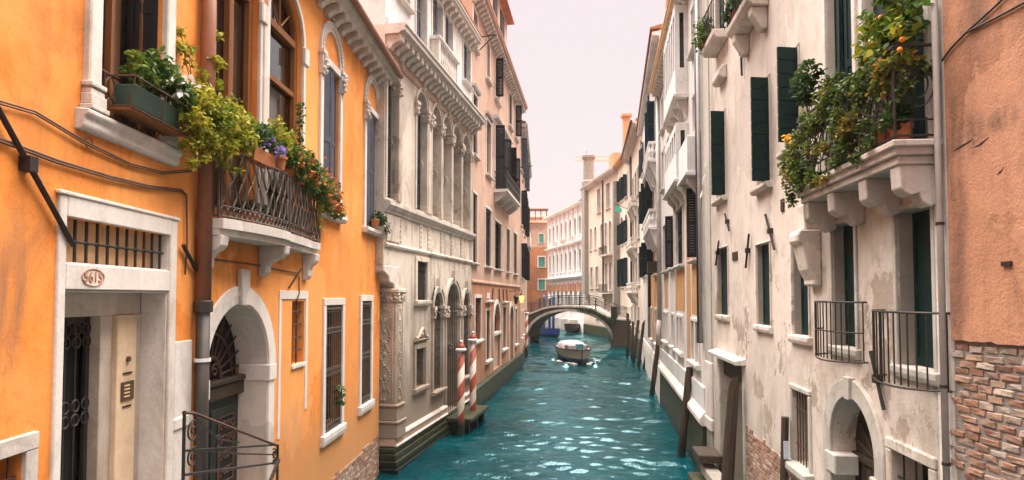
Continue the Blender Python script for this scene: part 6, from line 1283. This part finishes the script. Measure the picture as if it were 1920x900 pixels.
potted(OR, 'potted_plant', 'terracotta pot with yellowish bush behind the petunias', 'plant', G1, on(.40), 7.24, .13, .22, ([(1.72, .42, 7.72, .22), (1.95, .42, 7.85, .18), (1.6, .42, 7.95, .15), (2.05, .4, 7.6, .18)], 1100, .06, 6), 'leaf_lime')
potted(OR, 'potted_plant', 'small terracotta pot with low greenery beside the lime vine', 'plant', G1, on(.14), 7.22, .11, .17, ([(.62, .42, 7.55, .14), (.7, .42, 7.7, .12)], 420, .055, 7), 'leaf_green')
cl = [(2.2, .46, 7.55, .2), (2.5, .48, 7.62, .24), (2.85, .46, 7.5, .26), (3.2, .45, 7.55, .26), (3.55, .42, 7.42, .28), (3.9, .40, 7.35, .26), (4.2, .36, 7.3, .24), (3.0, .5, 7.25, .18), (4.4, .32, 7.05, .2), (3.7, .44, 7.15, .16), (2.5, .5, 7.3, .14)]
potted(OR, 'potted_plant', 'long trailing geraniums with orange red flowers along the right half of the rail', 'plant', G1, on(.68), 7.2, .1, .2, (cl, 4600, .062, 9), 'leaf_green', flowers=(('petal_red', [(c[0], c[1]+.12, c[2], c[3]) for c in cl], 330, .055),), trough=(1.0, .22))
potted(OR, 'potted_plant', 'terracotta pot with red flowers hung at the far end of the balcony', 'plant', G1, (4.75, .3), 7.0, .12, .2, ([(4.75, .32, 7.35, .22), (5.0, .3, 7.2, .2), (5.15, .3, 7.0, .18), (4.6, .34, 7.45, .16)], 1000, .06, 12), 'leaf_green', flowers=(('petal_red', [(5.05, .38, 7.05, .18), (4.8, .42, 7.3, .14)], 110, .06),))
e = empty('trailing_vine', OR, (4.05, .3, 6.3), 'thin green runner hanging down the right end of the balcony', 'plant', G1); cl = [(4.0+.02*(i % 3), .33, 6.5+i*.1, .06) for i in range(9)]; foliage(cl, 260, .05, seed=14).build('foliage', 'leaf_lime', OR, e, fixn=False)
e = empty('tall_shoot', OR, (2.9, .3, 7.3), 'single tall green shoot rising before the right window light', 'plant', G1); cl = [(2.95+.02*math.sin(i), .3, 7.7+i*.12, .07) for i in range(9)]; foliage(cl, 260, .06, seed=15).build('foliage', 'leaf_green', OR, e, fixn=False); MB().tube([c[:3] for c in cl], .006, 4).build('stems', 'leaf_dark_stem', OR, e)
for i, (s, o_, r_, lb_) in enumerate(((1.15, .22, .12, 'leftmost'), (1.75, .24, .11, 'middle'), (3.0, .24, .12, 'rightmost'))): potted(OR, 'potted_plant', 'terracotta pot on the balcony floor behind the railing, '+lb_+' of three', 'plant', G1, (s, o_), 6.262, r_, .2, ([(s, o_, 6.58, .13)], 200, .06, 20+i), 'leaf_dark')
potted(OR, 'potted_plant', 'small terracotta pot with trailing greens on the sill of the farther gothic window', 'plant', G1, (9.0, .16), 7.12, .12, .2, ([(9.1, .2, 7.4, .16), (9.35, .24, 7.36, .18), (9.6, .26, 7.25, .16), (9.8, .3, 7.12, .12)], 700, .06, 16), 'leaf_dark')
e = empty('window_greenery', OR, (6.2, .1, 2.2), 'little green plant poking through the grille of the nearer barred window', 'plant', 'window plants'); foliage([(6.25, .06, 2.75, .14), (6.3, .06, 2.95, .1), (6.2, .05, 3.1, .08)], 180, .08, seed=17).build('foliage', 'leaf_green', OR, e, fixn=False); MB().box(6.05, 6.4, -.22, -.06, 2.2, 2.35).build('pot', 'pot', OR, e, bevel=.01)

# ================================================================ PLANTS, RIGHT
G2 = 'plants on the cream house balcony'
e = empty('orange_tree', CR, (.75, .22, 6.77), 'potted orange tree bearing ripe fruit on the stone balcony', 'tree', G2)
pot_mesh(MB(), (.7, .22), 6.78, .18, .3).build('pot', 'pot', CR, e); MB().lathe((.7, .22), [(.15, 7.0), (.15, 7.03)], 10).build('soil', 'soil', CR, e)
tr = [(.72, .22, 7.7, .2), (.55, .25, 7.9, .25), (.85, .25, 8.0, .25), (.3, .28, 8.0, .22), (.6, .25, 8.25, .25), (.15, .3, 8.15, .16), (.4, .28, 8.4, .2), (.05, .32, 7.95, .14), (.9, .3, 8.3, .18)]
MB().tube([(.7, .22, 7.0), (.68, .23, 7.4), (.6, .24, 7.8), (.55, .25, 8.3)], [.022, .02, .015, .008], 7).build('trunk', 'leaf_dark_stem', CR, e); stems([wander((.62, .24, 7.6), c[:3], -.03, 5, .03, i) for i, c in enumerate(tr)], .007).build('branches', 'leaf_dark_stem', CR, e)
foliage(tr, 1500, .088, seed=18, droop=.5, gap=-.05).build('crown', 'leaf_citrus', CR, e, fixn=False)
for s, o_, z in ((.06, .38, 7.78), (.07, .4, 7.68), (.75, .42, 8.06), (.45, .4, 8.18), (.6, .42, 7.95)): MB().blob((s, o_, z), .029, 10, 7).build('fruit', 'orange_fruit', CR, e, smooth=True)
e = empty('balcony_creeper', CR, (.8, .43, 6.8), 'dense green creeper covering the near half of the stone balcony railing', 'plant', G2)
cl = [(.2+.17*i, .44+.02*math.sin(i*2), 7.62+.06*math.sin(i*1.7), .13) for i in range(8)]+[(.35, .46, 7.4, .13), (.7, .46, 7.45, .16), (1.0, .47, 7.35, .17), (1.3, .46, 7.5, .18), (1.15, .48, 7.12, .14), (.95, .48, 7.05, .1), (.14, .25, 7.6, .13), (.13, .35, 7.35, .13), (.14, .12, 7.5, .1), (.2, .4, 7.2, .08), (1.35, .48, 7.2, .16), (1.25, .48, 6.95, .12), (1.1, .48, 6.85, .08)]
cl += [(.3, .47, 7.55, .12), (.55, .48, 7.62, .14), (.85, .48, 7.55, .15), (1.1, .48, 7.6, .16), (1.4, .48, 7.65, .16), (.75, .5, 7.25, .12), (1.2, .5, 7.3, .16), (1.45, .5, 7.05, .13), (1.35, .5, 6.85, .10), (.6, .5, 7.1, .09)]
cl += [(.25+.3*i, .5, 6.95-.1*(i % 3), .09) for i in range(5)]
foliage(cl, 9000, .046, seed=19, gap=-.02).build('foliage', 'leaf_autumn', CR, e, fixn=False); stems([wander((R.uniform(.2, 1.4), .42, 7.0), c[:3], -.1, 7, .05, i) for i, c in enumerate(cl)]+[wander((1.0, .49, 7.5), (.14, .42, 7.45), .32, 14, .006, 2)], .006).build('stems', 'leaf_dark_stem', CR, e)
e = empty('autumn_creeper', CR, (2.4, .43, 6.8), 'reddening autumn creeper hanging over the far half of the stone balcony', 'plant', G2)
cl = [(1.55, .46, 7.72, .18), (1.8, .47, 7.68, .2), (1.6, .46, 7.9, .13), (2.1, .46, 7.5, .17), (2.75, .48, 7.35, .2), (2.95, .48, 7.15, .22), (2.8, .5, 6.95, .2), (3.05, .46, 6.9, .18), (2.6, .5, 7.1, .15), (2.9, .48, 6.72, .16), (3.05, .4, 7.4, .16), (1.9, .5, 7.1, .1), (2.2, .5, 6.85, .09), (2.5, .5, 6.8, .12)]
cl += [(2.3, .48, 7.6, .16), (2.5, .48, 7.45, .16), (2.2, .5, 7.2, .14), (2.65, .52, 6.85, .17), (2.9, .52, 6.85, .18), (3.1, .48, 7.05, .18), (2.75, .52, 7.15, .18), (2.4, .52, 6.95, .13), (3.1, .46, 7.3, .15), (1.7, .5, 7.5, .15), (2.95, .5, 6.6, .12)]
cl += [(1.6+.3*i, .52, 6.75-.08*(i % 2), .10) for i in range(5)]
foliage(cl, 8800, .05, seed=22, gap=-.04).build('foliage', 'leaf_autumn', CR, e, fixn=False); stems([wander((2.3, .42, 7.0), c[:3], -.1, 7, .05, i) for i, c in enumerate(cl)], .006).build('stems', 'leaf_dark_stem', CR, e); foliage([(3.2, .48, 7.56, .08), (3.1, .46, 7.45, .06)], 70, .06, seed=23).build('flowers', 'petal_yellow', CR, e, fixn=False, kind='stuff')
potted(CR, 'potted_plant', 'bushy green citrus in a blue green trough at the far end of the stone balcony', 'plant', G2, (2.85, .3), 7.5, .12, .16, ([(2.9, .3, 8.1, .16), (3.05, .32, 8.3, .18), (2.8, .3, 8.4, .16), (3.2, .3, 8.45, .13), (2.75, .3, 8.15, .14), (3.0, .3, 8.6, .1)], 900, .075, 24), 'leaf_dark', trough=(.6, .2))
for s, o_, lb_ in ((.3, .3, 'near'), (1.0, .3, 'middle'), (1.6, .3, 'far')): potted(CR, 'potted_plant', 'clay pot of leafy greens on the stone balcony floor, '+lb_+' one', 'plant', G2, (s, o_), 6.772, .11, .2, ([(s, o_+.05, 7.08, .13), (s-.1, o_+.08, 7.0, .08)], 260, .08, int(s*40)), 'leaf_dark')
potted(CR, 'potted_plant', 'potted shrub on the small balconet at the top of the cream house, nearer one', 'plant', G2, (7.1, .22), 10.96, .16, .24, ([(7.1, .28, 11.35, .24), (7.35, .32, 11.2, .2), (6.8, .28, 11.3, .18)], 800, .08, 27), 'leaf_dark')
potted(CR, 'potted_plant', 'green fern in terracotta pots on the farther high balconet by the dark drainpipe', 'plant', G2, (10.1, .28), 11.64, .18, .3, ([(10.1, .34, 12.15, .26), (10.3, .36, 11.95, .22), (9.9, .36, 11.8, .2), (10.25, .4, 11.6, .16)], 900, .085, 28), 'leaf_green')

# ================================================================ CRANE BEYOND THE ROOFS
CF = W(16.4, 101, 0); e = empty('tower_crane', CF, (0, 0, 0), 'thin horizontal crane jib showing above the far roofs', 'crane', None)
m = MB(); [m.tube([(x, y, -1.5), (x, y, 26.9)], .06, 4) for x in (-.4, .4) for y in (-.4, .4)]
for i in range(18): m.tube([(-.4, -.4, -1+i*1.55), (.4, -.4, .5+i*1.55)], .04, 4)
m.build('mast', 'chimney_warm', CF, e)
m = MB(); [m.tube([(-6.4, y, z), (1.8, y, z)], .055, 4) for y, z in ((-.35, 26.75), (.35, 26.75), (0, 27.4))]
for i in range(20): x = -6.4+i*.41; m.tube([(x, -.35, 26.75), (x+.2, 0, 27.4), (x+.41, -.35, 26.75)], .03, 4)
m.build('jib', 'chimney_warm', CF, e); MB().box(.9, 1.8, -.5, .5, 26.2, 26.75).build('counterweight', 'chimney_stone', CF, e)
MB().tube([(-4.5, 0, 26.75), (-4.5, 0, 28.3)], .03, 4).build('antenna', 'iron', CF, e)
